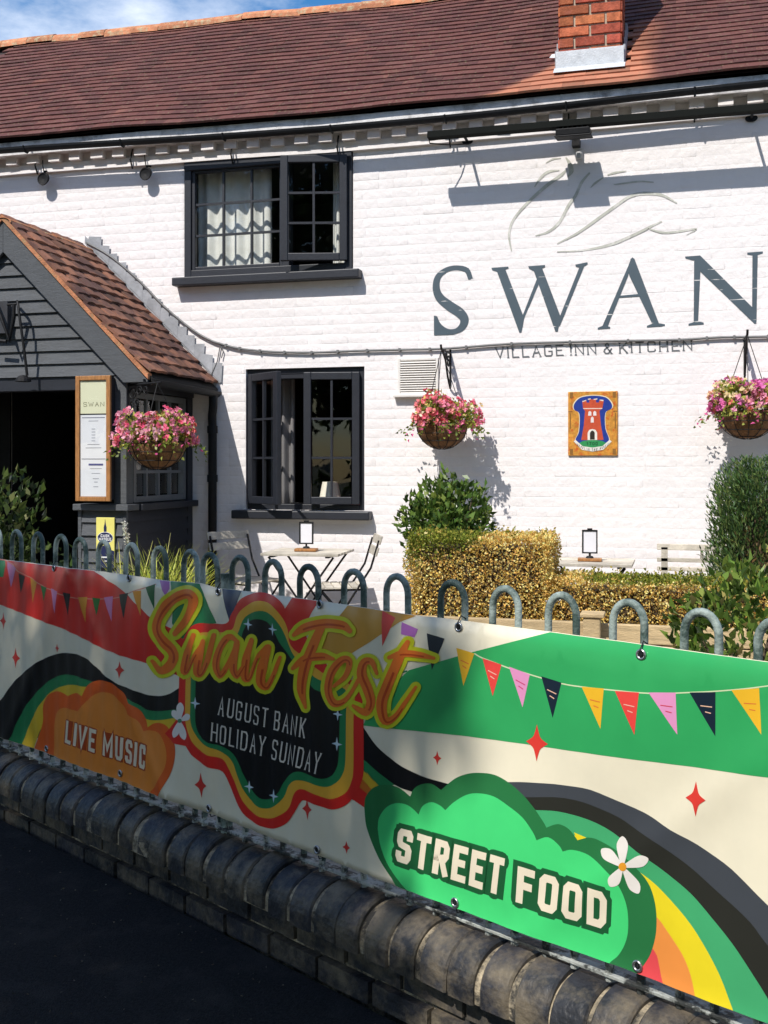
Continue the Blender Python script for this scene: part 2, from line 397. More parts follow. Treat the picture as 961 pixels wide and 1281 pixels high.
# litter and chippings caught in the road surface
V, F, C = [], [], []
n = 320
sx = NR.uniform(-3.2, 1.6, n); nx = np.abs(NR.normal(0, .5, n))+.13
P = np.array([tuple(FP(a, .004, b)) for a, b in zip(sx, nx)])
V, F, C = leaves(P, NR.normal(0, 1, (n, 3))*np.array([1, 1, .12]), .011, .007, pick([(.10, .08, .055, 2), (.05, .042, .03, 2), (.20, .18, .15, .6)], n), jitter=.2)
V[:, 2] = np.maximum(V[:, 2], .003)
lt = raw_obj('road_litter', raw_mesh('road_litter', V, F, leaf_mat('litter', .8, 0.), C)); tag(lt, 'small dry leaves and chippings scattered on the dark road by the low wall', 'litter', kind='stuff')

# ------------------------------------------------------------------ the inn
inn = thing('inn_building', 'white painted brick inn with dark red tiled roof and navy windows', 'building', loc=(-2.5, 0, TZ))
X0, X1 = -6.6, 1.05
WZ1 = 4.11
UW = (-4.065, -2.565, 3.12, 4.105); LW = (-3.505, -2.469, 1.16, 2.335)
DOORO = (-5.75, -4.35, TZ, 2.22)
OPEN = [UW, LW, DOORO]
def cells(x0, x1, z0, z1, ops):
    xs = sorted({x0, x1, *[o[0] for o in ops], *[o[1] for o in ops]}); zs = sorted({z0, z1, *[o[2] for o in ops], *[o[3] for o in ops]})
    for a, b in zip(xs, xs[1:]):
        for c, d in zip(zs, zs[1:]):
            mx_, mz = (a+b)/2, (c+d)/2
            if not any(o[0] < mx_ < o[1] and o[2] < mz < o[3] for o in ops): yield a, b, c, d
w = MB(); YB = .0008
for a, b, c, d in cells(-9.0, 4.2, TZ-.1, 4.30, OPEN): w.add([(a, YB, c), (b, YB, c), (b, YB, d), (a, YB, d)], [(0, 1, 2, 3)])
for o in OPEN:
    a, b, c, d = o
    w.add([(a, YB, c), (b, YB, c), (b, YB, d), (a, YB, d), (a, .24, c), (b, .24, c), (b, .24, d), (a, .24, d)], [(0, 1, 5, 4), (1, 2, 6, 5), (2, 3, 7, 6), (3, 0, 4, 7)])
# ends and back of the house
w.add([(-9, YB, 0), (-9, 4.0, 0), (-9, 4.0, 4.35), (-9, 1.9, 6.0), (-9, YB, 4.35)], [(0, 1, 2, 3, 4)])
w.add([(4.2, YB, 0), (4.2, 4.0, 0), (4.2, 4.0, 4.35), (4.2, 1.9, 6.0), (4.2, YB, 4.35)], [(4, 3, 2, 1, 0)])
w.add([(-9, 4, 0), (4.2, 4, 0), (4.2, 4, 4.35), (-9, 4, 4.35)], [(3, 2, 1, 0)])
wall = w.build('wall', m_paint, inn)

# bricks: real proud faces, nearest 300 as pieces, the rest joined
def brick_mesh(name, mat, b=.04, hb=.10):
    """unit brick face 1 x depth 1 x 1, bevelled front edge, faces -y"""
    o = [(0, 0), (1, 0), (1, 1), (0, 1)]; i_ = [(b, hb), (1-b, hb*.8), (1-b, 1-hb), (b, 1-hb)]
    mid = [(b*.35, hb*.3), (1-b*.35, hb*.3), (1-b*.35, 1-hb*.3), (b*.35, 1-hb*.3)]
    vs_ = [(a, 1, c) for a, c in o]+[(a, .35, c) for a, c in mid]+[(a, 0, c) for a, c in i_]
    fs = [(8, 9, 10, 11)]+[(k, (k+1) % 4, (k+1) % 4+4, k+4) for k in range(4)]+[(k+4, (k+1) % 4+4, (k+1) % 4+8, k+8) for k in range(4)]
    me = MB().add(vs_, fs).mesh(name, mat, smooth=(mat == m_paint)); return me
BM = brick_mesh('brick', m_paint)
CH = .0775; BLk = []
nc = int((WZ1-TZ)/CH)+1
for k in range(nc):
    z0 = TZ+k*CH; z1 = min(z0+CH, WZ1)
    if z1-z0 < .03: continue
    zm = (z0+z1)/2; wob = random.uniform(-.003, .003)
    bl = [(o[0]-.004, o[1]+.004) for o in OPEN if o[2] < zm < o[3]]
    x = X0+(.118 if k % 2 else 0)+random.uniform(-.02, .02)
    while x < X1:
        Lb = random.choice([.236]*5+[.118])+random.uniform(-.006, .006)
        segs = [(x, x+Lb)]
        for b0, b1 in bl:
            ns = []
            for s0, s1 in segs:
                if s1 <= b0 or s0 >= b1: ns.append((s0, s1))
                else:
                    if s0 < b0-.02: ns.append((s0, b0))
                    if s1 > b1+.02: ns.append((b1, s1))
            segs = ns
        for s0, s1 in segs: BLk.append((s0, s1, z0+wob, z1+wob))
        x += Lb
def inview(X, Y, Z):
    x = X*RX+(Y-CY)*RY; d = X*DX+(Y-CY)*DY; u = U0+FPX*x/d; v = VH-FPX*(Z-CZ)/d
    return (-5 < u < 966 and -5 < v < 1286), d
BLk.sort(key=lambda b: (not inview((b[0]+b[1])/2, 0, (b[2]+b[3])/2)[0] or b[2] < .9, inview((b[0]+b[1])/2, 0, (b[2]+b[3])/2)[1]/math.sqrt(b[1]-b[0])))
rest = MB()
for i, (a, b, c, d) in enumerate(BLk):
    jy = -max(0, random.gauss(.0, .0006)); gap = random.choice([.0008, .0012, .0016, .003])
    loc = Vector((a+gap/2, jy-.0005, c+gap/2)); sc = Vector((b-a-gap, .0016-jy, d-c-gap)); tl = random.gauss(0, .0035)
    if i < 300:
        o = bpy.data.objects.new('brick', BM); link(o); attach(o, wall); o.location = loc; o.scale = sc; o.rotation_euler = (tl, 0, random.gauss(0, .0025))
    else:
        vs_ = [(loc.x+v.co.x*sc.x, loc.y+v.co.y*sc.y-tl*(v.co.z-.5)*sc.z, loc.z+v.co.z*sc.z) for v in BM.vertices]
        rest.add(vs_, [tuple(p.vertices) for p in BM.polygons])
ro = rest.build('brickwork', m_paint, wall, smooth=True); tag(ro, kind='stuff')

# ---- eaves: corbel band, dentil bricks, top band
def sag(X): return -.035*math.exp(-((X+2.4)/1.9)**2)
cb = MB()
def band(mb, y, z0, z1, x0=-9, x1=4.2, n=34, jit=.003):
    P_ = []
    for i in range(n+1):
        x = x0+(x1-x0)*i/n; s_ = sag(x)*.8+random.uniform(-jit, jit)*.6; yy = y+random.uniform(-jit, jit)
        P_ += [(x, .02, z0+s_), (x, yy, z0+s_), (x, yy+.002, z1+s_), (x, .02, z1+s_)]
    fs = []
    for i in range(n):
        k = i*4
        for j in range(4): fs.append((k+j, k+(j+1) % 4, k+4+(j+1) % 4, k+4+j))
    mb.add(P_, fs+[(0, 1, 2, 3), (n*4+3, n*4+2, n*4+1, n*4)])
band(cb, -.035, 4.115, 4.19, jit=.005)
band(cb, -.012, 4.19, 4.262)
corn = cb.build('eaves_cornice', m_paint, inn)
tb = MB(); band(tb, -.125, 4.262, 4.375, jit=.004); tb.build('top_band', M('dirty_grey_render', (.66, .64, .63), rough=.85, var=.25, scale=7, bump=.4, grime=((.25, .24, .235), 5, .52, .7)), corn)
DM = MB().box(0, 1, 0, 1, 0, 1).mesh('dentil', m_paint)
x = -7.0
while x < 1.6:
    o = bpy.data.objects.new('dentil', DM); link(o); attach(o, corn); o.location = (x+random.uniform(-.006, .006), -.078+random.uniform(-.006, .006), 4.192+sag(x)*.8)
    o.scale = (.108+random.uniform(-.008, .008), .07, .068); o.rotation_euler = (0, random.gauss(0, .012), random.gauss(0, .02)); x += .208

# ---- roof with individual plain tiles
PT = rad(40); EY, EZ = -.168, 4.389; GA = .1; TW = .166; RYg = 1.88
def roofpt(X, d, h=0): return Vector((X, EY+d*math.cos(PT)-h*math.sin(PT), EZ+d*math.sin(PT)+h*math.cos(PT)+sag(X)+.006*math.sin(X*2.3+d*1.7)+.004*math.sin(X*5.1-d*3)))
SL = (RYg-EY)/math.cos(PT)
rb = MB(); nx_ = 40
for i in range(nx_+1):
    X = -9.1+13.4*i/nx_
    rb.v += [tuple(roofpt(X, .02, -.02)), tuple(roofpt(X, SL, -.02)), (X, 2*RYg-EY, EZ)]
for i in range(nx_): k = 3*i; rb.f += [(k, k+3, k+4, k+1), (k+1, k+4, k+5, k+2)]
def tile_mat(name, patch=True, base=(.105, .043, .037), clean=(.40, .165, .10)):
    m = bpy.data.materials.new(name); m.use_nodes = True; n = m.node_tree.nodes; l = m.node_tree.links
    b = n['Principled BSDF']; b.inputs['Roughness'].default_value = .8; b.inputs['Specular IOR Level'].default_value = .25
    geo = n.new('ShaderNodeNewGeometry'); oi = n.new('ShaderNodeObjectInfo')
    ad = n.new('ShaderNodeMath'); ad.operation = 'ADD'; l.new(oi.outputs['Random'], ad.inputs[0]); l.new(geo.outputs['Random Per Island'], ad.inputs[1])
    fr = n.new('ShaderNodeMath'); fr.operation = 'FRACT'; l.new(ad.outputs[0], fr.inputs[0])
    r1 = n.new('ShaderNodeValToRGB'); e = r1.color_ramp.elements
    lo_, hi_ = (.76, 1.28) if patch else (.6, 1.5); e[0].color = (*[c*lo_ for c in base], 1); e[1].color = (*[c*hi_ for c in base], 1)
    k = e.new(.35); k.color = (base[0]*.95, base[1]*.9, base[2]*.95, 1); k = e.new(.75); k.color = (base[0]*1.15, base[1]*1.05, base[2], 1)
    l.new(fr.outputs[0], r1.inputs['Fac'])
    r2 = n.new('ShaderNodeValToRGB'); e = r2.color_ramp.elements
    e[0].color = (*[c*.55 for c in clean], 1); e[1].color = (clean[0]*1.2, clean[1]*1.15, clean[2]*1.1, 1); l.new(fr.outputs[0], r2.inputs['Fac'])
    nt = n.new('ShaderNodeTexNoise'); nt.inputs['Scale'].default_value = 2.2 if patch else 5; nt.inputs['Detail'].default_value = 6; l.new(geo.outputs['Position'], nt.inputs['Vector'])
    nf = n.new('ShaderNodeTexNoise'); nf.inputs['Scale'].default_value = 40; nf.inputs['Detail'].default_value = 6; l.new(geo.outputs['Position'], nf.inputs['Vector'])
    sx = n.new('ShaderNodeSeparateXYZ'); l.new(geo.outputs['Position'], sx.inputs[0])
    def math_(op, a, b_=None, c=None):
        q = n.new('ShaderNodeMath'); q.operation = op
        for i, v in enumerate((a, b_, c)):
            if v is None: continue
            if hasattr(v, 'is_output'): l.new(v, q.inputs[i])
            else: q.inputs[i].default_value = v
        return q.outputs[0]
    def mrange(v, a, b_, c=0, d=1):
        q = n.new('ShaderNodeMapRange'); q.interpolation_type = 'SMOOTHSTEP'; l.new(v, q.inputs['Value'])
        for nm, x_ in zip(('From Min', 'From Max', 'To Min', 'To Max'), (a, b_, c, d)): q.inputs[nm].default_value = x_
        return q.outputs['Result']
    if patch:
        # run-off from the chimney's metal keeps the clay clean on both sides of the stack and below it
        lx = math_('MULTIPLY_ADD', sx.outputs['Y'], 1.15, -1.42)              # left limit of the clean clay
        lx = math_('MULTIPLY_ADD', nt.outputs['Fac'], .22, lx)
        dl = math_('SUBTRACT', sx.outputs['X'], lx)
        dr = math_('SUBTRACT', math_('MULTIPLY_ADD', nt.outputs['Fac'], .35, -.32), sx.outputs['X'])
        up = mrange(sx.outputs['Y'], .42, .95, 1, 0)
        mask = math_('MULTIPLY', math_('MULTIPLY', mrange(dl, .02, .16), mrange(dr, -.05, .18)), up)
        rg = mrange(sx.outputs['Y'], RYg-.22, RYg-.02, 0, .8); mask = math_('MAXIMUM', mask, math_('MULTIPLY', rg, mrange(nf.outputs['Fac'], .42, .62)))
        rg2 = mrange(nt.outputs['Fac'], .6, .78, 0, .22); mask = math_('MAXIMUM', mask, rg2)
    else:
        mask = mrange(nt.outputs['Fac'], .40, .66)
    mixc = n.new('ShaderNodeMixRGB'); l.new(mask, mixc.inputs['Fac']); l.new(r1.outputs['Color'], mixc.inputs['Color1']); l.new(r2.outputs['Color'], mixc.inputs['Color2'])
    li = n.new('ShaderNodeMixRGB'); li.inputs['Color2'].default_value = (.20, .17, .10, 1) if patch else (.12, .10, .06, 1)
    l.new(mrange(nf.outputs['Fac'], .56, .74, 0, .65), li.inputs['Fac']); l.new(mixc.outputs['Color'], li.inputs['Color1'])
    l.new(li.outputs['Color'], b.inputs['Base Color'])
    bp = n.new('ShaderNodeBump'); bp.inputs['Strength'].default_value = .5; bp.inputs['Distance'].default_value = .006; l.new(nf.outputs['Fac'], bp.inputs['Height']); l.new(bp.outputs['Normal'], b.inputs['Normal'])
    return m
m_tile = tile_mat('red_clay_tile'); 
roof = rb.build('roof', M('roof_underlay', (.03, .02, .02), rough=.9), inn)
# tile: 1 wide (x), 1 long (y up slope), real thickness in z, slight camber
def tile_mesh(name, mat, w=TW-.0006, ln=.165, th=.018, cam_=.001):
    vs_ = []; 
    for y_ in (0, ln):
        for zt in (0, th):
            for xx in (0, .5, 1): vs_.append(((xx)*w, y_, zt+(cam_ if xx == .5 else 0)))
    I = lambda a, b, c: a*6+b*3+c
    fs = [(I(0, 1, 0), I(0, 1, 1), I(1, 1, 1), I(1, 1, 0)), (I(0, 1, 1), I(0, 1, 2), I(1, 1, 2), I(1, 1, 1)), (I(0, 0, 0), I(0, 0, 1), I(0, 1, 1), I(0, 1, 0)), (I(0, 0, 1), I(0, 0, 2), I(0, 1, 2), I(0, 1, 1)),
          (I(0, 0, 0), I(0, 1, 0), I(1, 1, 0), I(1, 0, 0)), (I(0, 0, 2), I(1, 0, 2), I(1, 1, 2), I(0, 1, 2)), (I(0, 0, 0), I(1, 0, 0), I(1, 0, 1), I(0, 0, 1)), (I(0, 0, 1), I(1, 0, 1), I(1, 0, 2), I(0, 0, 2))]
    return MB().add(vs_, fs).mesh(name, mat)
TM = tile_mesh('roof_tile', m_tile)
tl = []
CHX0, CHX1, CHY0, CHY1 = -.915, -.43, .13, .62
for r in range(int((SL-.05)/GA)):
    d = r*GA; x = -7.0+(TW/2 if r % 2 else 0)
    while x < 1.9:
        p = roofpt(x, d, .014+random.uniform(-.0008, .0012)); q = roofpt(x+TW/2, d)
        if not (CHX0-.02 < x+TW/2 < CHX1+.02 and CHY0-.03 < q.y < CHY1): tl.append((x, d+random.gauss(0, .0012)-(.012 if random.random() < .012 else 0), p))
        x += TW
tl.sort(key=lambda t: (not inview(t[2].x+.08, t[2].y, t[2].z)[0], inview(t[2].x, t[2].y, t[2].z)[1]+t[1]*.6))
rest = MB(); TV = np.array([v.co[:] for v in TM.vertices]); TF = [tuple(p.vertices) for p in TM.polygons]
for i, (x, d, p) in enumerate(tl):
    pl = PT-rad(6.6)+random.gauss(0, .003); e1 = (roofpt(x+TW, d)-roofpt(x, d)); yaw = math.atan2(e1.z, e1.x)
    R = Matrix.Rotation(-yaw, 3, 'Y')@Matrix.Rotation(pl, 3, 'X')@Matrix.Rotation(random.gauss(0, .002), 3, 'Z')
    if i < 300:
        o = bpy.data.objects.new('roof_tile', TM); link(o); attach(o, roof); o.location = p; o.rotation_euler = R.to_euler()
    else:
        rest.add((TV@np.array(R).T+np.array(p)).tolist(), TF)
ro = rest.build('tiling', m_tile, roof); tag(ro, kind='stuff')
m_ridge = M('orange_ridge_clay', (.42, .17, .085), rough=.8, var=.35, scale=14, bump=.4, bscale=50, piece=.2, grime=((.42, .36, .22), 18, .5, .66), spec=.2)
prof = [(math.cos(a)*.125, math.sin(a)*.10) for a in np.linspace(-.1, math.pi+.1, 9)]
rm = MB()
for ww in (0, 1):
    for a, b in prof: rm.v.append((ww*.31, a, b))
for ww in (0, 1):
    for a, b in prof: rm.v.append((ww*.31, a*.86, b*.86))
n9 = len(prof)
for k in range(n9-1): rm.f += [(k, k+1, n9+k+1, n9+k)]
for k in range(n9-1): rm.f += [(k, 2*n9+k, 2*n9+k+1, k+1), (n9+k, n9+k+1, 3*n9+k+1, 3*n9+k)]
RMs = rm.mesh('ridge_tile', m_ridge, smooth=False)
x = -7.4
while x < 1.8:
    q = roofpt(x, SL); q2 = roofpt(x+.31, SL)
    o = bpy.data.objects.new('ridge_tile', RMs); link(o); attach(o, roof); o.location = (x, RYg, q.z-.045+random.uniform(-.005, .005)); o.rotation_euler = (random.gauss(0, .03), -math.atan2(q2.z-q.z, .31)+random.gauss(0, .008), random.gauss(0, .01)); x += .312

# ---- chimney
cc = thing('chimney_stub', '', '') ; bpy.data.objects.remove(cc)
m_cbrick = M('orange_red_brick', (.37, .098, .05), rough=.85, var=.4, scale=20, bump=.5, bscale=70, piece=.3, hue=.012, grime=((.30, .10, .07), 7, .55, .75), spec=.2)
zb = 4.55; ztop = 6.55
ck = MB().box(CHX0+.012, CHX1-.012, CHY0+.012, CHY1-.012, zb-.1, ztop)
chim = ck.build('chimney', M('pale_lime_mortar', (.40, .33, .25), rough=.9, var=.2, scale=30, bump=.4), inn)
cbm = MB().box(0, 1, 0, 1, 0, 1).mesh('brick', m_cbrick)
CB = brick_mesh('brick', m_cbrick, .02, .05)
wdx, wdy = CHX1-CHX0, CHY1-CHY0; z = zb; k = 0
while z < ztop:
    if k % 2: fr = [0, .25, .75, 1]
    else: fr = [0, .5, 1]
    for a, b in zip(fr, fr[1:]):
        for f_ in range(4):
            o = bpy.data.objects.new('brick', CB); link(o); attach(o, chim)
            g_ = .012; jy = random.uniform(0, .006)
            Lw = (b-a)*(wdx if f_ % 2 == 0 else wdy)-g_
            if f_ == 0: o.location = (CHX0+a*wdx+g_/2, CHY0-jy, z+g_/2); rz = 0
            elif f_ == 1: o.location = (CHX1+jy, CHY0+a*wdy+g_/2, z+g_/2); rz = math.pi/2
            elif f_ == 2: o.location = (CHX1-a*wdx-g_/2, CHY1+jy, z+g_/2); rz = math.pi
            else: o.location = (CHX0-jy, CHY1-a*wdy-g_/2, z+g_/2); rz = -math.pi/2
            o.rotation_euler = (0, random.gauss(0, .006), rz); o.scale = (Lw, .05, .0845-g_)
    z += .0845; k += 1
fl = MB(); fb = EZ+sag(-.7)+math.tan(PT)*(CHY0-EY)
m_flash = M('pale_grey_flashing', (.50, .52, .54), rough=.5, var=.2, scale=12, bump=.3)
fl.box(CHX0-.02, CHX1+.02, CHY0-.03, CHY0-.012, fb-.01, fb+.15)
fl.add([(CHX0-.03, CHY0-.03, fb+.02), (CHX1+.03, CHY0-.03, fb+.02), (CHX1+.03, CHY0-.12, fb-.045), (CHX0-.03, CHY0-.12, fb-.045)], [(0, 1, 2, 3)])
fl.build('flashing', m_flash, chim, bevel=.004)
for sgn, xx in ((-1, CHX0-.028), (1, CHX1+.012)):
    s_ = MB(); y_ = CHY0
    while y_ < CHY1-.1:
        zz = EZ+sag(-.7)+math.tan(PT)*(y_-EY); s_.box(xx, xx+.016, y_, y_+.14, zz, zz+.17); y_ += .12
    s_.build('stepped_flashing', m_lead, chim)
sc_ = MB().add([tuple(roofpt(CHX0-.09, .62, .05)), tuple(roofpt(CHX0+.03, .60, .04)), tuple(roofpt(CHX0+.03, .66, .06)), tuple(roofpt(CHX0-.07, .65, .065))], [(0, 1, 2, 3)])
sc_.build('torn_lead_flap', m_flash, chim)

# ---- gutter
GYc = -.208
def GZc(x): return 4.292+sag(x)*1.7+.005*math.sin(x*1.9)
gm = MB(); gx = np.linspace(-9, 4.2, 45); ang = np.linspace(math.pi, 2*math.pi, 9)
gs = []
for x in gx:
    zc = GZc(x)
    for a in ang: gs.append((x, GYc+.037*math.cos(a), zc+.042*math.sin(a)))
    for a in ang[::-1]: gs.append((x, GYc+.032*math.cos(a), zc+.003+.036*math.sin(a)))
for i in range(len(gx)-1):
    for k in range(18): gm.f.append((i*18+k, i*18+(k+1) % 18, (i+1)*18+(k+1) % 18, (i+1)*18+k))
gm.v = gs
gut = gm.build('gutter', m_black, inn, smooth=False)
for x in np.arange(-6.4, 1.6, .93):
    zc = GZc(x)
    b = MB(); b.tube([(x, -.09, zc+.05), (x, GYc+.02, zc-.047), (x, GYc-.02, zc-.045), (x, GYc-.042, zc+.004)], .007, 6)
    b.tube([(x, -.03, zc-.02), (x, -.07, zc-.12), (x, -.03, zc-.19)], .007, 6)
    b.build('gutter_bracket', m_black, gut)

# ---- windows
def framebox(mb, x0, x1, z0, z1, y0, y1, t, T=None, tb=None):
    tb = tb or t
    mb.box(x0, x0+t, y0, y1, z0, z1, T); mb.box(x1-t, x1, y0, y1, z0, z1, T)
    mb.box(x0+t, x1-t, y0, y1, z0, z0+tb, T); mb.box(x0+t, x1-t, y0, y1, z1-t, z1, T)
def hinge(hx, hy, ang):
    R = Matrix.Rotation(ang, 3, 'Z'); c = Vector((hx, hy, 0))
    return lambda p: R@(Vector(p)-c)+c
def casement(parent, x0, x1, z0, z1, y, cols, rows, T, label=None, st=.055):
    mb = MB(); framebox(mb, x0, x1, z0, z1, y-.045, y, st, T, tb=st)
    o = mb.build('casement', m_slate, parent, bevel=.006)
    glaze(parent, x0+st, x1-st, z0+st, z1-st, y-.022, cols, rows, T)
def glaze(parent, x0, x1, z0, z1, y, cols, rows, T=None, bar=.018, matb=None):
    T = T or (lambda p: p)
    for i in range(1, cols):
        x = x0+(x1-x0)*i/cols; MB().box(x-bar/2, x+bar/2, y-.013, y+.013, z0, z1, T).build('glazing_bar', matb or m_slate, parent)
    for j in range(1, rows):
        z = z0+(z1-z0)*j/rows; MB().box(x0, x1, y-.0115, y+.0115, z-bar/2, z+bar/2, T).build('glazing_bar', matb or m_slate, parent)
    for i in range(cols):
        for j in range(rows):
            a, b = x0+(x1-x0)*i/cols+bar/2+.001, x0+(x1-x0)*(i+1)/cols-bar/2-.001; c, d = z0+(z1-z0)*j/rows+bar/2+.001, z0+(z1-z0)*(j+1)/rows-bar/2-.001
            tilt = random.gauss(0, .0016); t2 = random.gauss(0, .0016)
            vs_ = [(a, y+tilt, c), (b, y-tilt, c+0), (b, y-tilt+t2, d), (a, y+tilt+t2, d)]
            MB().add([T(Vector(v)) for v in vs_], [(0, 1, 2, 3)]).build('pane', GL, parent)
# upper window
a, b, c, d = UW
mb = MB(); framebox(mb, a+.004, b-.004, c+.002, d-.002, -.018, .10, .062); XM = -3.145
mb.box(XM-.03, XM+.03, -.012, .09, c+.06, d-.06)
mb.box(a+.006, b-.006, -.026, .0, d-.075, d-.004)
uw = mb.build('window', m_slate, inn, bevel=.005); tag(uw, 'upper window with nine small panes and an open casement')
fr_ = MB(); framebox(fr_, a+.066, XM-.03, c+.064, d-.064, .0, .05, .03); fr_.build('fixed_sash', m_slate, uw, bevel=.005)
glaze(uw, a+.096, XM-.06, c+.094, d-.094, .025, 3, 3)
casement(uw, XM-.01, b-.045, c+.075, d-.05, -.012, 2, 3, hinge(b-.045, -.012, rad(13)), st=.062)
sl = MB().box(-4.135, -2.487, -.105, .03, 3.046, 3.116).build('sill', m_slate, uw, bevel=.008)
# lower window
a, b, c, d = LW
mb = MB(); framebox(mb, a+.004, b-.004, c+.002, d-.002, .03, .14, .045)
mb.box(a+.03, b-.03, .035, .10, d-.085, d-.03)
lw = mb.build('window', m_slate, inn, bevel=.005); tag(lw, 'lower window with both casements open')
casement(lw, a+.046, a+.046+.445, c+.05, d-.045, .03, 2, 3, hinge(a+.046, .03, rad(-36)), st=.062)
casement(lw, b-.046-.46, b-.046, c+.05, d-.045, .03, 2, 3, hinge(b-.046, .03, rad(11)), st=.062)
MB().box(-3.597, -2.40, -.10, .04, 1.086, 1.157).build('sill', m_slate, lw, bevel=.01)
for hx in (a+.5, b-.52):
    MB().tube([(hx, -.02, c+.055), (hx-.06, -.10, c+.06), (hx+.02, -.20, c+.065)], .006, 6).build('window_stay', m_iron, lw)
# rooms behind the windows
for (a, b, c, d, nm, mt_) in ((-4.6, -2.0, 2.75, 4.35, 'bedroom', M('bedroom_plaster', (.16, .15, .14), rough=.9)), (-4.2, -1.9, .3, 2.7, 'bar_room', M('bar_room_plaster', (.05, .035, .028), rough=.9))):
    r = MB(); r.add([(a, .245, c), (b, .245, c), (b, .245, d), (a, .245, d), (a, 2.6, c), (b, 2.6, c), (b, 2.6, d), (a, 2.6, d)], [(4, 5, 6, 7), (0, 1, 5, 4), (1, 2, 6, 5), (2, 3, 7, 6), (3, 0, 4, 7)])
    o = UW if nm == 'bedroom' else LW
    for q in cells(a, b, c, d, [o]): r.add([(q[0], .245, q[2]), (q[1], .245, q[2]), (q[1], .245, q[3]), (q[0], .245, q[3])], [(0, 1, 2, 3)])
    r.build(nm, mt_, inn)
def curtain(name, x0, x1, z0, z1, y, mat, label, folds=9, amp=.028, group=None, gather=0.):
    n_ = folds*8; mb = MB()
    for j in range(7):
        t = j/6; z = z1+(z0-z1)*t
        for i in range(n_+1):
            q = i/n_; pinch = 1-gather*math.sin(math.pi*min(1, t*1.2))
            x = x0+(x1-x0)*q*pinch; ph = q*folds*2*math.pi
            mb.v.append((x, y+amp*math.sin(ph)+.35*amp*math.sin(ph*.37+1+t), z))
    for j in range(6):
        for i in range(n_): k = j*(n_+1)+i; mb.f.append((k, k+1, k+n_+2, k+n_+1))
    o = mb.build(name, mat, None, smooth=True); md = o.modifiers.new('thick', 'SOLIDIFY'); md.thickness = .003
    return tag(o, label, 'curtain', group)
m_curt = M('cream_curtain_cloth', (.74, .73, .68), rough=.9, var=.08, scale=12, bump=.15)
curtain('curtain', -4.02, -3.34, 3.05, 4.14, .17, m_curt, 'wide cream curtain drawn behind the upper window\'s nine fixed panes', 5, .02)
curtain('curtain', -2.80, -2.60, 3.05, 4.14, .19, m_curt, 'narrow cream curtain behind the upper window\'s open casement', 3)
curtain('curtain', -2.66, -2.575, 1.1, 2.05, .30, M('red_curtain_cloth', (.55, .05, .03), rough=.85, var=.1), 'narrow red curtain inside the lower window', 2, .018)
curtain('curtain', -3.40, -3.18, 1.1, 2.4, .30, M('grey_curtain_cloth', (.20, .19, .19), rough=.9), 'grey curtain at the left inside the lower window', 3)
# ------------------------------------------------------------------ painted lettering on the wall
def wallmap(a, b, off): return Vector((a, -.0036-off, b))
def Wp(u, v): p = onY(u, v, 0); return (p.x, p.z)
def worn(name, col, thr):
    m = bpy.data.materials.new(name); m.use_nodes = True; n = m.node_tree.nodes; l = m.node_tree.links
    b = n['Principled BSDF']; b.inputs['Roughness'].default_value = .6
    geo = n.new('ShaderNodeNewGeometry'); sx = n.new('ShaderNodeSeparateXYZ'); l.new(geo.outputs['Position'], sx.inputs[0])
    nt = n.new('ShaderNodeTexNoise'); nt.inputs['Scale'].default_value = 7; nt.inputs['Detail'].default_value = 8; l.new(geo.outputs['Position'], nt.inputs['Vector'])
    mp_ = n.new('ShaderNodeMapping'); mp_.inputs['Scale'].default_value = (5, 1, 26); l.new(geo.outputs['Position'], mp_.inputs['Vector'])
    n2 = n.new('ShaderNodeTexNoise'); n2.inputs['Scale'].default_value = 1.6; n2.inputs['Detail'].default_value = 5; l.new(mp_.outputs['Vector'], n2.inputs['Vector'])
    # brick joints: paint has gone from the arrises
    q = n.new('ShaderNodeMath'); q.operation = 'SUBTRACT'; l.new(sx.outputs['Z'], q.inputs[0]); q.inputs[1].default_value = TZ
    q2 = n.new('ShaderNodeMath'); q2.operation = 'DIVIDE'; l.new(q.outputs[0], q2.inputs[0]); q2.inputs[1].default_value = CH
    q3 = n.new('ShaderNodeMath'); q3.operation = 'FRACT'; l.new(q2.outputs[0], q3.inputs[0])
    q4 = n.new('ShaderNodeMapRange'); q4.inputs['From Min'].default_value = .06; q4.inputs['From Max'].default_value = .12; q4.inputs['To Min'].default_value = .16; q4.inputs['To Max'].default_value = 0; l.new(q3.outputs[0], q4.inputs['Value'])
    s_ = n.new('ShaderNodeMath'); s_.operation = 'ADD'; l.new(n2.outputs['Fac'], s_.inputs[0]); l.new(q4.outputs['Result'], s_.inputs[1])
    mr = n.new('ShaderNodeMapRange'); mr.inputs['From Min'].default_value = thr; mr.inputs['From Max'].default_value = thr+.05; l.new(s_.outputs[0], mr.inputs['Value'])
    v = n.new('ShaderNodeMixRGB'); v.inputs['Color1'].default_value = (*[c*.8 for c in col], 1); v.inputs['Color2'].default_value = (*[c*1.3 for c in col], 1); l.new(nt.outputs['Fac'], v.inputs['Fac'])
    x = n.new('ShaderNodeMixRGB'); x.inputs['Color2'].default_value = (.62, .60, .58, 1); l.new(mr.outputs['Result'], x.inputs['Fac']); l.new(v.outputs['Color'], x.inputs['Color1'])
    l.new(x.outputs['Color'], b.inputs['Base Color']); return m
m_let = worn('worn_slate_lettering', (.052, .078, .098), .715); m_let2 = worn('worn_small_lettering', (.10, .11, .12), .64)
m_swan = M('faded_grey_line', (.43, .43, .375), rough=.75, var=.2, scale=9, grime=((.66, .64, .60), 6, .5, .66))
lt = MB(); sg = thing('inn_lettering', 'large slate-grey SWAN lettering painted on the white brick wall', 'lettering', loc=(-.65, 0, 2.55))
def W_(pts): return [Wp(*p) for p in pts]
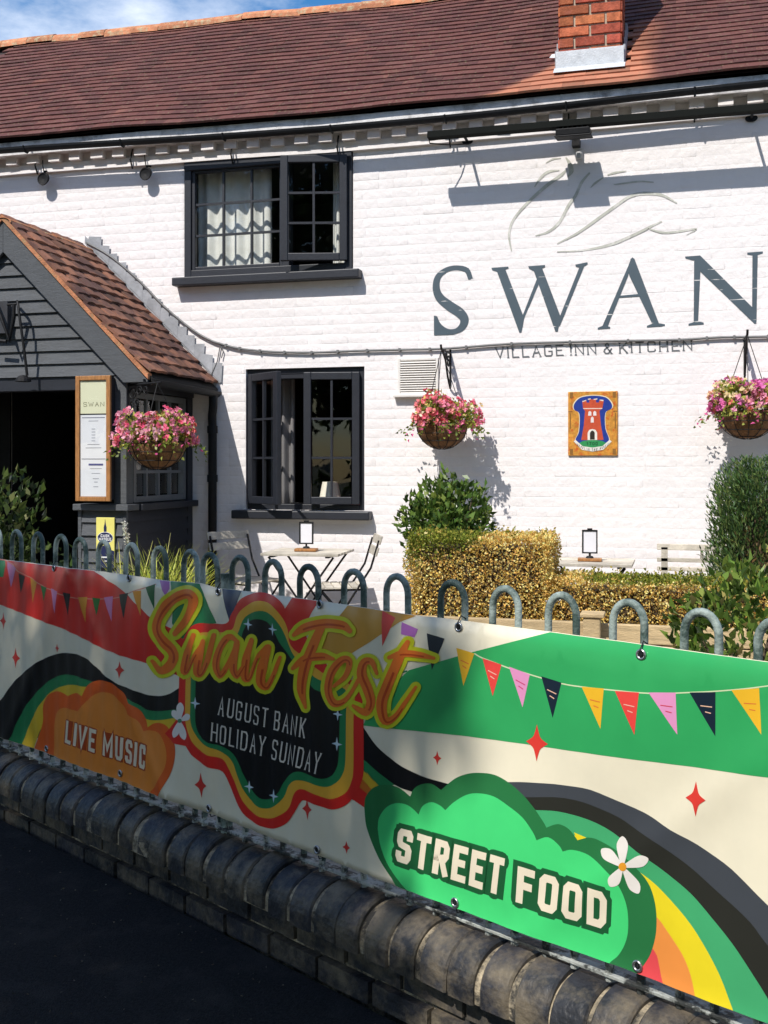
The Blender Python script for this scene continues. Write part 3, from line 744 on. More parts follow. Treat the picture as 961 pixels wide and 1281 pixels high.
def letter(polys, name='letter', mat=None, off=0): return flat(name, [poly(W_(p)) for p in polys], wallmap, mat or m_let, sg, off, step=.0003)
# S
So = cm([(589, 349), (584, 338), (571, 335), (558, 338), (548, 347), (546, 361), (551, 373), (563, 383), (575, 391), (581, 399), (579, 408), (571, 414), (560, 414), (550, 407), (545, 396)], 5)
ws = [6, 6.5, 6, 6, 7.5, 9, 11, 12.5, 12.5, 11, 9, 6.5, 5.5, 5, 4]
W2 = [ws[min(len(ws)-1, i//5)]*(1-(i % 5)/5)+ws[min(len(ws)-1, i//5+1)]*((i % 5)/5) for i in range(len(So))]
v_, f_ = stroke(So, W2)
flat('letter', [([Wp(*p) for p in v_], f_), poly(W_([(583, 336), (586.5, 335), (589.5, 349), (587.5, 350)])), poly(W_([(543, 395), (545.5, 395), (549, 409), (560, 417), (572, 418.5), (543.2, 419.5)]))], wallmap, m_let, sg, 0, step=.0003)
# W
letter([[(615, 335), (636, 333.5), (636.5, 335.5), (632.5, 337), (656, 398), (652.5, 416), (650, 416.5), (622, 340), (616, 338)],
        [(656, 398), (676, 351), (674, 343.5), (650, 405)],
        [(661, 333), (682, 331.5), (682, 334), (678.5, 335.5), (701.5, 396), (698, 414.5), (695, 415), (668, 339), (662, 336)],
        [(699, 400), (725, 334.5), (720.5, 333.5), (720, 331), (735, 328), (735.5, 330), (731, 333), (700, 409)]])
# A
letter([[(789, 324), (791.5, 322), (794, 324), (824.5, 404.5), (832, 405.5), (832, 407.8), (809.5, 409.5), (809.5, 407.5), (816, 405), (787.5, 345), (786.5, 341)],
        [(789.5, 324), (786, 345), (760.5, 408), (763.5, 409), (763.5, 411), (748, 412), (748, 410), (754, 407.5), (786, 333)], [(774.5, 370), (800.5, 367.5), (801, 370.8), (775, 372.5)]])
# N
letter([[(857, 321), (876, 319.5), (942, 385), (946.5, 405), (944, 405), (875, 338.5), (869, 326), (858, 323.5)],
        [(868.5, 326), (876.5, 336), (873.5, 402), (880.5, 403.5), (880.5, 406), (861.5, 407.3), (861.5, 405), (868, 403)],
        [(941, 390), (941.5, 319.5), (935, 318.5), (935, 316), (954.5, 314.5), (954.5, 317), (948, 319), (946.5, 404)]])
# VILLAGE INN & KITCHEN
L, Wt = text('VILLAGE INN & KITCHEN', cw=.62, gap=.26, th=.115, serif=.10, space=.30)
q = quad(Wp(619.5, 434.5), Wp(866, 425), Wp(620.5, 448.5), Wp(866.5, 438.5), Wt)
for ch, strokes in L: flat('letter', [([q(*p) for p in v], f) for v, f in strokes], wallmap, m_let2, sg, 0, step=.0002)
# the swan, a few brush lines
swan_lines = [([(640, 314), (637, 294), (642, 276), (658, 256), (682, 234), (702, 219), (709, 212)], [2, 4, 4, 4.5, 6, 5, 2]),
              ([(669, 234), (676, 223), (686, 215), (700, 213)], [2, 4, 5, 1.5]), ([(708, 197), (713, 205), (715, 214), (711, 221)], [2, 7, 8, 2]), ([(683, 204), (692, 199), (702, 198)], [1, 3, 1]),
              ([(738, 216), (728, 228), (720, 245), (712, 256), (700, 278), (686, 290), (670, 295)], [3, 5, 5, 5, 5, 4, 1.5]), ([(755, 222), (745, 229), (739, 235)], [2, 4, 1]),
              ([(697, 305), (722, 292), (745, 276), (770, 258), (788, 246), (806, 242), (828, 244), (847, 254)], [2, 4, 5, 5, 5, 6, 5, 2]),
              ([(697, 315), (730, 313), (764, 306), (795, 293), (815, 283), (828, 277)], [1.5, 3, 5, 5, 4, 2]), ([(811, 286), (830, 291), (850, 289.5), (871, 286.5), (859, 294)], [2, 4, 4, 3, 1]),
              ([(760, 219), (770, 216), (784, 214)], [1.5, 4, 1]), ([(768, 231), (776, 230), (800, 227), (818, 228)], [1.5, 2.5, 3, 1.5])]
for pts, ws in swan_lines:
    p = cm(pts, 6); wsx = [ws[min(len(ws)-1, i//6)]*(1-(i % 6)/6)+ws[min(len(ws)-1, i//6+1)]*((i % 6)/6) for i in range(len(p))]
    v, f = stroke(p, [x*.72 for x in wsx]); flat('brush_line', [([Wp(*a) for a in v], f)], wallmap, m_swan, sg, .0004)

# ------------------------------------------------------------------ fixtures on the wall
# trough light on arms
tlt = thing('trough_light', 'long black trough light on arms above the swan painting', 'light', loc=(-.6, -.3, 4.08))
zt = 4.064; yt = -.31
prof = [(yt-.045, zt-.02), (yt-.035, zt+.028), (yt, zt+.042), (yt+.035, zt+.028), (yt+.045, zt-.02)]
mb = MB(); P_ = [(-1.865, y, z) for y, z in prof]+[(1.4, y, z) for y, z in prof]
mb.add(P_, [(0, 1, 2, 3, 4), (9, 8, 7, 6, 5)]+[(i, i+5, (i+1) % 5+5, (i+1) % 5) for i in range(5)]); mb.build('trough', M('matt_black_metal', (.006, .007, .006), rough=.8, spec=.08), tlt)
for px in (-1.617, .515, 1.3):
    MB().tube([(px, 0, 4.098), (px, -.10, 4.095), (px, yt, zt+.03)], .011, 8).build('arm', m_iron, tlt)
    MB().lathe([(0, -.012), (.045, -.012), (.045, .006), (0, .006)], (0, 0, 0), 14, lambda q, px=px: Vector((px+q.x, -.006+q.z, 4.095+q.y*.55))).build('mounting_plate', m_iron, tlt)
MB().tube([(-1.60, -.02, 4.07), (-1.72, -.16, 4.03), (-1.86, -.28, 4.02), (-1.87, -.30, 4.08)], .005, 6).build('feed_cable', m_iron, tlt)
def flood(loc, label, kind):
    t = thing('floodlight', label, 'light', loc=loc); x, y, z = loc
    if kind == 0:
        mb = MB(); T = lambda q: Vector((x+q.x, y-.02-q.z*.75-q.y*.0+0, z+q.y-q.z*.35))
        mb.lathe([(0, .0), (.035, .0), (.05, .02), (.056, .05), (.05, .058), (.045, .05), (0, .04)], (0, 0, 0), 18, T); mb.build('lamp_head', m_iron, t, smooth=False)
        MB().tube([(x, 0, z+.07), (x, -.06, z+.06), (x, y-.02, z+.0)], .009, 6).build('arm', m_iron, t)
        MB().tube([(x-.03, -.05, z+.16), (x-.01, -.08, z+.1), (x, -.07, z+.03)], .005, 5).build('cable', m_iron, t)
    else:
        mb = MB(); R = Matrix.Rotation(rad(9), 3, 'X'); T = lambda q: R@Vector(q)+Vector((x, y-.15, z+.03))
        mb.box(-.125, .125, -.10, .10, -.02, .03, T); mb.box(-.135, .135, -.11, .11, -.032, -.02, T); mb.build('lamp_head', m_iron, t, bevel=.008)
        for i in range(7): MB().box(-.11+i*.035, -.10+i*.035, -.09, .09, .03, .05, T).build('cooling_fin', m_iron, t)
        MB().box(x-.03, x+.03, -.08, -.001, z-.01, z+.04).build('bracket', m_iron, t)
        MB().lathe([(0, 0), (.025, 0), (.025, .05), (0, .05)], (x+.02, -.03, z-.10), 10).build('sensor', M('light_grey_plastic', (.5, .5, .5), rough=.5), t)
flood((-5.375, -.035, 4.055), 'round black spotlight under the eaves furthest from the chimney', 0)
flood((-4.385, -.035, 4.03), 'round black spotlight under the eaves just left of the upper window', 0)
flood((-.762, -.10, 3.985), 'square black floodlight on the wall above the swan painting', 1)
m_grey = M('galvanised_grey', (.15, .15, .15), rough=.6, var=.2, scale=20)
# conduit along the wall
pts = [onY(u, v, -.02) for u, v in cm([(108, 303), (140, 322), (175, 352), (205, 383), (240, 412), (262, 425), (276, 430), (300, 436), (340, 440), (390, 441), (440, 439), (500, 437.5), (559, 436), (640, 430), (750, 427), (850, 425), (900, 422), (961, 421), (1040, 418)], 3)]
cab = thing('wall_cable', 'grey cable clipped along the white wall beneath the lettering', 'cable', loc=tuple(pts[10]))
MB().tube(pts, .0095, 8).build('sheath', m_grey, cab, smooth=True)
for i in range(19, len(pts)-1, 2):
    p = pts[i]; MB().box(p.x-.008, p.x+.008, -.032, .0, p.z-.013, p.z+.013).build('clip', m_grey, cab)
for u0, v0, u1, v1 in ((276, 430, 262, 474), (276, 432, 277, 448)):
    MB().tube([onY(u0, v0, -.015), onY((u0+u1)/2+3, (v0+v1)/2, -.015), onY(u1, v1, -.02)], .005, 5).build('loose_wire', m_grey, cab)
# vent
vt = thing('wall_vent', 'pale louvred air vent on the wall beside the left wall basket', 'vent', loc=(-2.01, 0, 2.1))
m_vent = M('cream_vent_plastic', (.70, .67, .63), rough=.6, var=.06)
mb = MB(); framebox(mb, -2.185, -1.85, 2.095, 2.39, -.02, 0, .022); mb.box(-2.215, -1.835, -.055, 0, 2.075, 2.098); mb.build('surround', m_vent, vt, bevel=.005)
MB().box(-2.163, -1.872, -.012, -.004, 2.12, 2.37).build('backing', M('vent_shadow', (.35, .33, .31), rough=.9), vt)
for i in range(13):
    z = 2.126+i*.0188; MB().add([(-2.163, -.008, z+.012), (-1.872, -.008, z+.012), (-1.872, -.024, z), (-2.163, -.024, z), (-2.163, -.006, z+.008), (-1.872, -.006, z+.008), (-1.872, -.022, z-.004), (-2.163, -.022, z-.004)], [(0, 1, 2, 3), (7, 6, 5, 4), (2, 6, 7, 3), (0, 4, 5, 1)]).build('louvre', m_vent, vt)
# pub tile plaque with the tower
pq = thing('tower_plaque', 'ochre tiled plaque with a red tower on blue set on the wall', 'plaque', loc=(-.64, 0, 1.6))
m_och = M('ochre_glazed_tile', alb((214, 150, 62)), rough=.3, var=.35, scale=26, bump=.1, grime=(alb((205, 95, 40)), 34, .52, .62))
MB().box(-.827, -.452, -.016, 0, 1.604, 2.098).build('panel', m_och, pq, bevel=.003)
def plq(a, b, off): return Vector((-.827+a*.375, -.0168-off, 1.604+b*.494))
def pk(nm, shapes, c, off, rough=.3):
    for sh_ in ([[q] for q in shapes] if nm != 'letter' else [shapes]): flat(nm, sh_, plq, M('glaze_%d_%d_%d' % c, alb(c), rough=rough, var=.12, scale=40), pq, off, step=.0001)
def Q(pts): return [((x-128)/(806-128), 1-(y-128)/(1015-128)) for x, y in pts]
outl = [(232, 800), (280, 680), (285, 440), (215, 380), (215, 300), (300, 215), (470, 190), (640, 215), (722, 300), (722, 370), (640, 430), (640, 640), (690, 800), (600, 860), (465, 880), (330, 860)]
pk('cream_edge', [poly(cm(Q([(x+(x-468)*.05, y+(y-530)*.035) for x, y in outl]), 4, True))], (240, 225, 190), .0004)
pk('blue_field', [poly(cm(Q(outl), 4, True))], (38, 62, 150), .0008)
pk('green_mound', [poly(Q([(265, 850), (330, 815), (465, 795), (600, 815), (665, 850), (570, 895), (465, 905), (360, 895)]))], (52, 150, 88), .0012)
pk('tower', [poly(Q([(310, 800), (345, 600), (362, 400), (335, 360), (325, 260), (380, 255), (385, 285), (420, 285), (425, 240), (510, 240), (515, 285), (550, 285), (560, 255), (618, 262), (600, 360), (560, 400), (580, 600), (615, 800)]))], (205, 85, 55), .0016)
pk('battlement', [poly(Q([(325, 262), (380, 245), (380, 258), (330, 276)])), poly(Q([(400, 232), (440, 225), (440, 240), (402, 248)])), poly(Q([(480, 235), (530, 228), (530, 244), (482, 248)])), poly(Q([(560, 245), (615, 250), (612, 268), (562, 258)])), poly(Q([(335, 360), (600, 362), (596, 374), (340, 372)]))], (235, 215, 200), .002)
pk('tower_window', [poly(Q([(405, 465), (408, 415), (428, 398), (448, 415), (450, 465)])), poly(Q([(473, 465), (475, 415), (495, 398), (516, 415), (518, 465)])), poly(Q([(440, 560), (442, 495), (462, 475), (480, 495), (482, 560)]))], (238, 228, 225), .002)
pk('door_surround', [poly(Q([(398, 800), (398, 700), (420, 660), (462, 648), (505, 660), (528, 700), (528, 800)]))], (240, 235, 225), .002)
pk('door', [poly(Q([(430, 795), (430, 700), (445, 678), (462, 670), (480, 678), (495, 700), (495, 795)]))], (50, 42, 38), .0024)
pk('ribbon', [poly(Q([(205, 815), (235, 800), (330, 885), (465, 905), (600, 885), (695, 800), (728, 820), (610, 935), (465, 960), (320, 935)]))], (238, 232, 222), .002)
L, Wt = text('BEST IN THE WEST', cw=.55, gap=.25, th=.2, space=.5)
for ch, st in L:
    cxm = sum(p[0] for v, f in st for p in v)/sum(len(v) for v, f in st); t_ = cxm/Wt*2-1
    def rb_(x, y, t_=t_, cxm=cxm): X = 465+t_*215; Y = 935-75*t_*t_; a_ = t_*-.62; dx = (x-cxm)*24; dy = (y-.5)*38; return (X+dx*math.cos(a_)-dy*math.sin(a_)*-1*-1, Y-dy+dx*math.sin(a_))
    pk('letter', [(Q([rb_(*p) for p in v]), f) for v, f in st], (40, 40, 60), .0026)
L, Wt = text('1700', cw=.6, gap=.3, th=.16)
for ch, st in L: pk('letter', [(Q([(385+x/Wt*150, 872-y*44) for x, y in v]), f) for v, f in st], (20, 60, 40), .0022)
mb = []
for x, y in ((175, 180), (760, 180), (175, 960), (760, 960)): mb.append(poly(Q([(x-22, y-40), (x+22, y-40), (x+22, y+40), (x-22, y+40)])))
for x in (160, 775): mb += [poly(Q([(x-8, 430), (x+8, 430), (x+8, 640), (x-8, 640)])), poly(Q([(x-30, 400), (x+30, 400), (x+30, 412), (x-30, 412)]))]
pk('scrollwork', mb, (150, 105, 50), .0005)

# ------------------------------------------------------------------ hanging baskets
m_coir = M('coir_liner', (.20, .095, .038), rough=.95, var=.4, scale=30, bump=.9, bscale=90)
PINK = [(.88, .14, .26, 4), (.88, .28, .40, 2.5), (.90, .18, .16, 3), (.76, .22, .46, 1.5), (.88, .48, .55, 1.2), (.88, .82, .55, .9)]
def basket(loc, R_, label, pal, mount, white=0.):
    x, y, z = loc; t = thing('hanging_basket', label, 'flower basket', 'hanging flower baskets', loc=(x, y, z-.2))
    bowl = [(R_*math.sin(a), -R_*.95*(1-0)*math.cos(a)+0) for a in np.linspace(.05, math.pi/2, 9)]
    MB().lathe([(r, zz) for r, zz in bowl]+[(R_*.9, -.01), (0, -.03)], (x, y, z), 22).build('basket_liner', m_coir, t, smooth=True)
    wf = MB(); K = 12
    for k in range(K):
        a = 2*math.pi*k/K; wf.tube([(x+(R_+.006)*math.sin(q)*math.cos(a), y+(R_+.006)*math.sin(q)*math.sin(a), z-(R_+.006)*.95*math.cos(q)) for q in np.linspace(.1, math.pi/2, 7)], .0028, 5)
    for q in (.45, .85, 1.2, math.pi/2): wf.tube([(x+(R_+.008)*math.sin(q)*math.cos(a), y+(R_+.008)*math.sin(q)*math.sin(a), z-(R_+.008)*.95*math.cos(q)) for a in np.linspace(0, 2*math.pi, 25)[:-1]], .003, 5, closed=True)
    wf.build('wire_frame', m_iron, t)
    hook = Vector(mount)
    for k in range(3):
        a = .5+2*math.pi*k/3; MB().tube([(x+R_*math.cos(a), y+R_*math.sin(a), z), tuple(hook)], .003, 5).build('chain', m_iron, t)
    # plants: mound of leaves and blossom spilling over the rim
    def mound(n, k0=.55, k1=1.0, low=-.35):
        d = unit(NR.normal(0, 1, (n*3, 3))); d = d[d[:, 2] > low][:n]
        rr = NR.uniform(k0, k1, (len(d), 1)); lump = 1+.22*np.sin(d[:, :1]*5+x*9)+.18*np.sin(d[:, 1:2]*6+d[:, 2:]*4+x*5)
        flare = np.array([1.20, 1.16, .88])
        return np.array([x, y, z+.035])+d*rr*R_*flare*lump, d
    P, N = mound(1900); C = pick([(.22, .29, .04, 3), (.40, .44, .07, 3), (.60, .56, .14, 3), (.10, .14, .02, 1.2), (.36, .18, .08, 1)], len(P))
    g_ = leaves(P, N*.9+np.array([0, 0, .2]), .034, .022, C, jitter=.7, droop=.1)
    raw_obj('foliage', raw_mesh('foliage', g_[0], g_[1], leaf_mat('leaf'), g_[2]), t)
    P, N = mound(290, .92, 1.10, -.2)
    cl = NR.normal(0, 1, (14, 3)); cl = unit(cl); own = np.argmax(N@cl.T, 1); pc = pick(pal, 14, .05)
    C = np.where(NR.random((len(P), 1)) < .62, pc[own], pick(pal, len(P), .1))
    if white: 
        near = N@unit(np.array([[-.2, -.8, .45]])).T; C = np.where(near > .82, np.array([[.80, .74, .52]]), C)
    parts = []
    for s_ in range(5):
        a = 2*math.pi*s_/5+NR.uniform(0, .6, len(P)); S = unit(np.cross(N, unit(NR.normal(0, 1, N.shape)))) if s_ == 0 else S
        U = np.cross(N, S); d = S*np.cos(a)[:, None]+U*np.sin(a)[:, None]
        parts.append(leaves(P, d+N*.35, .030, .028, C*NR.uniform(.85, 1.05, (len(P), 1)), jitter=.12, fold=.1))
    V, F, C2 = merge(*parts)
    raw_obj('blossom', raw_mesh('blossom', V, F, leaf_mat('petal', .6, .3), C2), t)
    nt_ = 26; a = NR.uniform(0, 2*math.pi, nt_); st = np.stack([x+R_*1.05*np.cos(a), y+R_*1.05*np.sin(a), np.full(nt_, z)], 1); parts = []
    for s_ in range(6):
        q = st+np.stack([np.cos(a)*.05*s_**.6, np.sin(a)*.05*s_**.6, -NR.uniform(.008, .026, nt_)*s_], 1)
        parts.append(leaves(q, np.stack([np.cos(a), np.sin(a), -.3+0*a], 1), .034, .02, pick([(.14, .20, .03, 3), (.25, .28, .05, 2), (.7, .10, .28, 1.2)], nt_), jitter=.6))
    V, F, C2 = merge(*parts); tag(raw_obj('trailing_stems', raw_mesh('trailing_stems', V, F, leaf_mat('leaf'), C2), t), kind='stuff')
    return t
def scroll(c, r0, turns, ax, ay, n=26, sgn=1):
    c, ax, ay = Vector(c), Vector(ax), Vector(ay)
    return [c+ax*(r0*(1-.75*i/n)*math.cos(2*math.pi*turns*i/n*sgn))+ay*(r0*(1-.75*i/n)*math.sin(2*math.pi*turns*i/n*sgn)) for i in range(n+1)]
def wall_bracket(x, z, label, out=.34):
    t = thing('basket_bracket', label, 'bracket', 'iron basket brackets on the wall', loc=(x, 0, z-.25))
    MB().box(x-.008, x+.008, -.010, 0, z-.26, z+.03).build('wall_plate', m_iron, t, bevel=.003)
    MB().tube([(x, 0, z), (x, -out, z), (x, -out-.02, z+.03)], .009, 7).build('arm', m_iron, t)
    MB().tube(cm3([(x, -.01, z-.28), (x, -.10, z-.20), (x, -.2, z-.06), (x, -out*.85, z-.01)]), .008, 7).build('brace', m_iron, t)
    for c, r in (((x, -.07, z-.075), .055), ((x, -.165, z-.045), .035)): MB().tube(scroll(c, r, 1.4, (0, 1, 0), (0, 0, 1)), .006, 6).build('scroll', m_iron, t)
    return (x, -out, z-.005)
def cm3(pts, n=6):
    P = [Vector(p) for p in pts]; out = []
    for i in range(len(P)-1):
        a = P[i-1] if i else P[0]*2-P[1]; b, c = P[i], P[i+1]; d = P[i+2] if i+2 < len(P) else c*2-b
        for k in range(n):
            t = k/n; out.append(.5*((2*b)+(c-a)*t+(2*a-5*b+4*c-d)*t*t+(3*b-a-3*c+d)*t**3))
    return out+[P[-1]]
bk2 = onY(553, 536, -.32); bk3 = onY(935, 518, -.32)
h2 = wall_bracket(bk2.x, 2.42, 'black iron basket bracket on the wall beside the vent'); h3 = wall_bracket(bk3.x, 2.46, 'black iron basket bracket on the wall above the tall conifer')
basket((bk2.x, -.32, bk2.z+.03), .195, 'basket of red, pink and cream flowers hung on the wall beside the vent', [(.90, .15, .22, 3), (.88, .26, .38, 3), (.90, .30, .30, 2), (.88, .82, .55, 1.0), (.84, .68, .30, .6)], h2)
basket((bk3.x, -.32, bk3.z+.02), .205, 'basket of magenta flowers hung on the wall above the tall conifer', [(.80, .20, .48, 3), (.86, .36, .52, 3), (.88, .24, .20, 2), (.85, .50, .35, 1.5), (.80, .65, .35, 1.2)], h3)
# ------------------------------------------------------------------ entrance porch
px0, pxr, px1 = -6.268, -5.012, -3.756           # left eave, ridge, right eave
pzr, pze = 3.468, 2.219; PF = -1.2                # ridge, eave height; front edge of tiles
PP = math.atan2(pzr-pze, px1-pxr); PSL = math.hypot(px1-pxr, pzr-pze)
pch = thing('entrance_porch', 'gabled timber porch with dark red tiled roof at the inn\'s entrance', 'porch', loc=(pxr, -.6, TZ))
m_ptile = tile_mat('weathered_porch_tile', False, base=(.10, .052, .043), clean=(.27, .125, .08))
def proof(X, sgn=1): return None
rb = MB()
for sgn in (1, -1):
    ex = pxr+sgn*(px1-pxr)
    rb.add([(pxr, PF+.02, pzr-.045), (ex, PF+.02, pze-.045), (ex, -.005, pze-.045), (pxr, -.005, pzr-.045), (pxr, PF+.02, pzr-.075), (ex, PF+.02, pze-.075), (ex, -.005, pze-.075), (pxr, -.005, pzr-.075)], [(0, 1, 2, 3), (7, 6, 5, 4), (0, 4, 5, 1), (1, 5, 6, 2)])
prf = rb.build('roof', m_dark, pch)
PG = .122; PTW = .167
PM = tile_mesh('roof_tile', m_ptile, PTW-.004, .17, .020, .006)
for sgn in (1, -1):
    for r in range(int((PSL-.09)/PG)+1):
        d = PSL-.0-(PSL-r*PG)                     # distance up from the eave
        y = PF-.01+(0 if r % 2 else -PTW/2+.02)
        while y < -.01:
            wcut = min(PTW, -.004-y)
            if wcut > .04:
                up = Vector((-sgn*math.cos(PP), 0, math.sin(PP))); nn = Vector((sgn*math.sin(PP), 0, math.cos(PP)))
                lo = Vector((px1 if sgn > 0 else px0, max(y, PF-.01), pze))+up*(d+random.gauss(0, .004))+nn*(-.028+random.uniform(0, .008))
                tlt_ = rad(-6.5)+random.gauss(0, .022)
                ey = Vector((0, 1, 0)); eu = (up*math.cos(tlt_)+nn*math.sin(tlt_)).normalized(); en = (nn*math.cos(tlt_)-up*math.sin(tlt_)).normalized()
                ex = ey if sgn > 0 else -ey
                mat_ = Matrix((ex, eu, en)).transposed()@Matrix.Rotation(random.gauss(0, .012), 3, 'Z')
                sx_ = (wcut-max(0, PF-.01-y))/PTW
                if sgn < 0: lo = lo+Vector((0, PTW*sx_, 0))
                o = bpy.data.objects.new('roof_tile', PM); link(o); attach(o, prf); o.location = lo+en*.022; o.rotation_euler = mat_.to_euler(); o.scale = (sx_, 1, 1)
            y += PTW
y = PF-.02
while y < -.02:
    o = bpy.data.objects.new('ridge_tile', RMs); link(o); attach(o, prf); o.location = (pxr, y, pzr-.075+random.uniform(-.004, .004)); o.rotation_euler = (0, 0, math.pi/2); o.scale = (min(1, (-.01-y)/.31), .7, .42); y += .316
# mortared verge under the front tile edge
vg = MB()
for sgn in (1, -1):
    ex = pxr+sgn*(px1-pxr-.02)
    vg.add([(pxr, PF-.012, pzr-.012), (ex, PF-.012, pze-.012), (ex, PF-.012, pze-.055), (pxr, PF-.012, pzr-.055), (pxr, PF+.05, pzr-.012), (ex, PF+.05, pze-.012), (ex, PF+.05, pze-.055), (pxr, PF+.05, pzr-.055)], [(0, 1, 2, 3), (0, 4, 5, 1), (3, 2, 6, 7), (1, 5, 6, 2)])
vg.build('verge', M('orange_verge_clay', (.42, .17, .08), rough=.85, var=.4, scale=22, bump=.5, grime=((.30, .2, .1), 16, .5, .65)), prf)
# bargeboards
for sgn in (1, -1):
    ex = pxr+sgn*(px1-pxr-.03); dd = .185
    pts = [(pxr, pzr-.055), (ex, pze-.06), (ex+0*sgn, pze-.075), (ex-sgn*.20, pze-.075), (pxr, pzr-.055-dd-.06)]
    if sgn < 0: pts = pts[::-1]
    MB().prism(pts, PF+.004, PF+.034).build('bargeboard', m_board, pch, bevel=.004)
# gable weatherboards
gz0 = 2.205; GYf = PF+.045
gb = MB().prism([(pxr, pzr-.12), (px1-.2, pze-.06), (px0+.2, pze-.06)], GYf+.03, GYf+.05); gab = gb.build('gable', m_dark, pch)
z = gz0; k = 0
while z < pzr-.2:
    hw0 = (pzr-.10-z)/math.tan(PP)-.02; zt_ = z+.108; hw1 = (pzr-.10-zt_)/math.tan(PP)-.02
    if hw1 < .05: break
    vs_ = [(pxr-hw0, GYf-.002, z), (pxr+hw0, GYf-.002, z), (pxr+hw1, GYf+.018, zt_), (pxr-hw1, GYf+.018, zt_), (pxr-hw0, GYf+.022, z), (pxr+hw0, GYf+.022, z), (pxr+hw1, GYf+.03, zt_), (pxr-hw1, GYf+.03, zt_)]
    MB().add(vs_, [(0, 1, 2, 3), (0, 4, 5, 1), (7, 6, 5, 4), (1, 5, 6, 2), (3, 7, 4, 0)]).build('weatherboard', m_board, gab); z += .0985; k += 1
# posts, piers, side walls with glazing
PY = -1.15; xs_ = -3.985; xpl = -4.392; mir = lambda x: 2*pxr-x
def side(sg):
    X = (lambda x: x) if sg > 0 else mir
    def bx(name, a, b, y0, y1, z0, z1, mat, parent=pch, bv=.004):
        a, b = sorted((X(a), X(b))); return MB().box(a, b, y0, y1, z0, z1).build(name, mat, parent, bevel=bv)
    bx('post', xs_-.105, xs_, PY, PY+.105, 1.24, 2.20, m_board)
    bx('post', xs_-.09, xs_-.002, -.10, -.004, TZ, 2.20, m_slate)
    bx('wall_plate', xs_-.10, xs_+.01, PY+.02, -.004, 2.10, 2.20, m_slate)
    pier = bx('dwarf_wall', xpl+.02, xs_-.012, PY+.02, PY+.12, TZ, 1.19, m_dark)
    pside = bx('dwarf_wall', xs_-.11, xs_-.014, PY+.12, -.004, TZ, 1.19, m_dark)
    bx('sill', xpl-.02, xs_+.035, PY-.045, PY+.14, 1.19, 1.238, m_board, bv=.006)
    bx('sill', xs_-.12, xs_+.06, PY+.142, -.02, 1.185, 1.236, m_slate, bv=.006)
    for (a, b) in ((xpl, xpl+.03), (xs_-.03, xs_)): bx('corner_board', a, b, PY-.002, PY+.03, TZ, 1.188, m_board)
    z = TZ
    while z < 1.15:
        zt_ = min(z+.112, 1.186)
        for (p0, p1, par) in (((xpl+.032, PY+.0), (xs_-.032, PY+.0), pier),):
            a, b = sorted((X(p0[0]), X(p1[0])))
            MB().add([(a, PY-.004, z), (b, PY-.004, z), (b, PY+.016, zt_), (a, PY+.016, zt_), (a, PY+.02, z), (b, PY+.02, z)], [(0, 1, 2, 3), (0, 4, 5, 1)]).build('weatherboard', m_board, par)
        xo, xi = X(xs_+.004), X(xs_-.014)
        MB().add([(xo, PY+.03, z), (xo, -.06, z), (xi, -.06, zt_), (xi, PY+.03, zt_), (xi, PY+.03, z), (xi, -.06, z)], [(0, 1, 2, 3), (0, 4, 5, 1)]).build('weatherboard', m_slate, pside); z += .1
    # glazed light over the side sill
    m_wf = M('pale_grey_window_paint', (.12, .125, .13), rough=.5, var=.1)
    T = lambda p: Vector((X(xs_-.04)+ (p[1]*(1 if sg > 0 else -1)), p[0], p[2]))
    wf = MB(); framebox(wf, PY+.13, -.12, 1.245, 2.09, -.02, .03, .045, T); o = wf.build('window', m_wf, pch, bevel=.003)
    glaze(o, PY+.175, -.165, 1.29, 2.045, .0, 4, 4, T, bar=.024, matb=m_wf)
    return o
side(1); side(-1)
MB().box(mir(xs_), xs_-.11, PY+.01, PY+.11, 2.10, 2.204).build('lintel', m_slate, pch, bevel=.004)
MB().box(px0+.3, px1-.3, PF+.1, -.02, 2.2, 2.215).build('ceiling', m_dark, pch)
MB().box(mir(xs_)+.1, xs_-.12, PY+.02, -.01, TZ, TZ+.02).build('floor', M('porch_floor', (.02, .018, .016), rough=.8), pch)
# entrance beyond, its deep shade painted as near-black sheets
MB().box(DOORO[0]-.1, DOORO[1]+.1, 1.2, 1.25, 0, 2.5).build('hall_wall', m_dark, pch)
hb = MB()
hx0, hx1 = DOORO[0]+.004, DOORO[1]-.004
hb.add([(hx0, -.004, TZ+.004), (hx1, -.004, TZ+.004), (hx1, 1.22, TZ+.004), (hx0, 1.22, TZ+.004), (hx0, -.004, 2.216), (hx1, -.004, 2.216), (hx1, 1.22, 2.216), (hx0, 1.22, 2.216)], [(0, 1, 2, 3), (7, 6, 5, 4), (0, 3, 7, 4), (2, 1, 5, 6)]); hb.build('hall_shade_lining', m_dark, pch)  # near-black cover over the pale door reveals, standing in for shade
for a_, b_ in ((-6.03, DOORO[0]), (DOORO[1], -4.09)): MB().box(a_, b_, -.03, -.006, TZ, 2.2).build('shade_panel', m_dark, pch)  # black panels hiding the pale wall beside the door, painted shade
nb = thing('notice_board', 'dim framed notice board inside the dark porch doorway', 'notice board', loc=(-4.6, -.2, 1.2))
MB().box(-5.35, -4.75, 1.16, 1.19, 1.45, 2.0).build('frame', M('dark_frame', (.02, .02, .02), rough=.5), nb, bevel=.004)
MB().box(-5.31, -4.79, 1.154, 1.16, 1.49, 1.96).build('sheet', M('dim_paper', (.07, .07, .07), rough=.9, var=.1), nb)
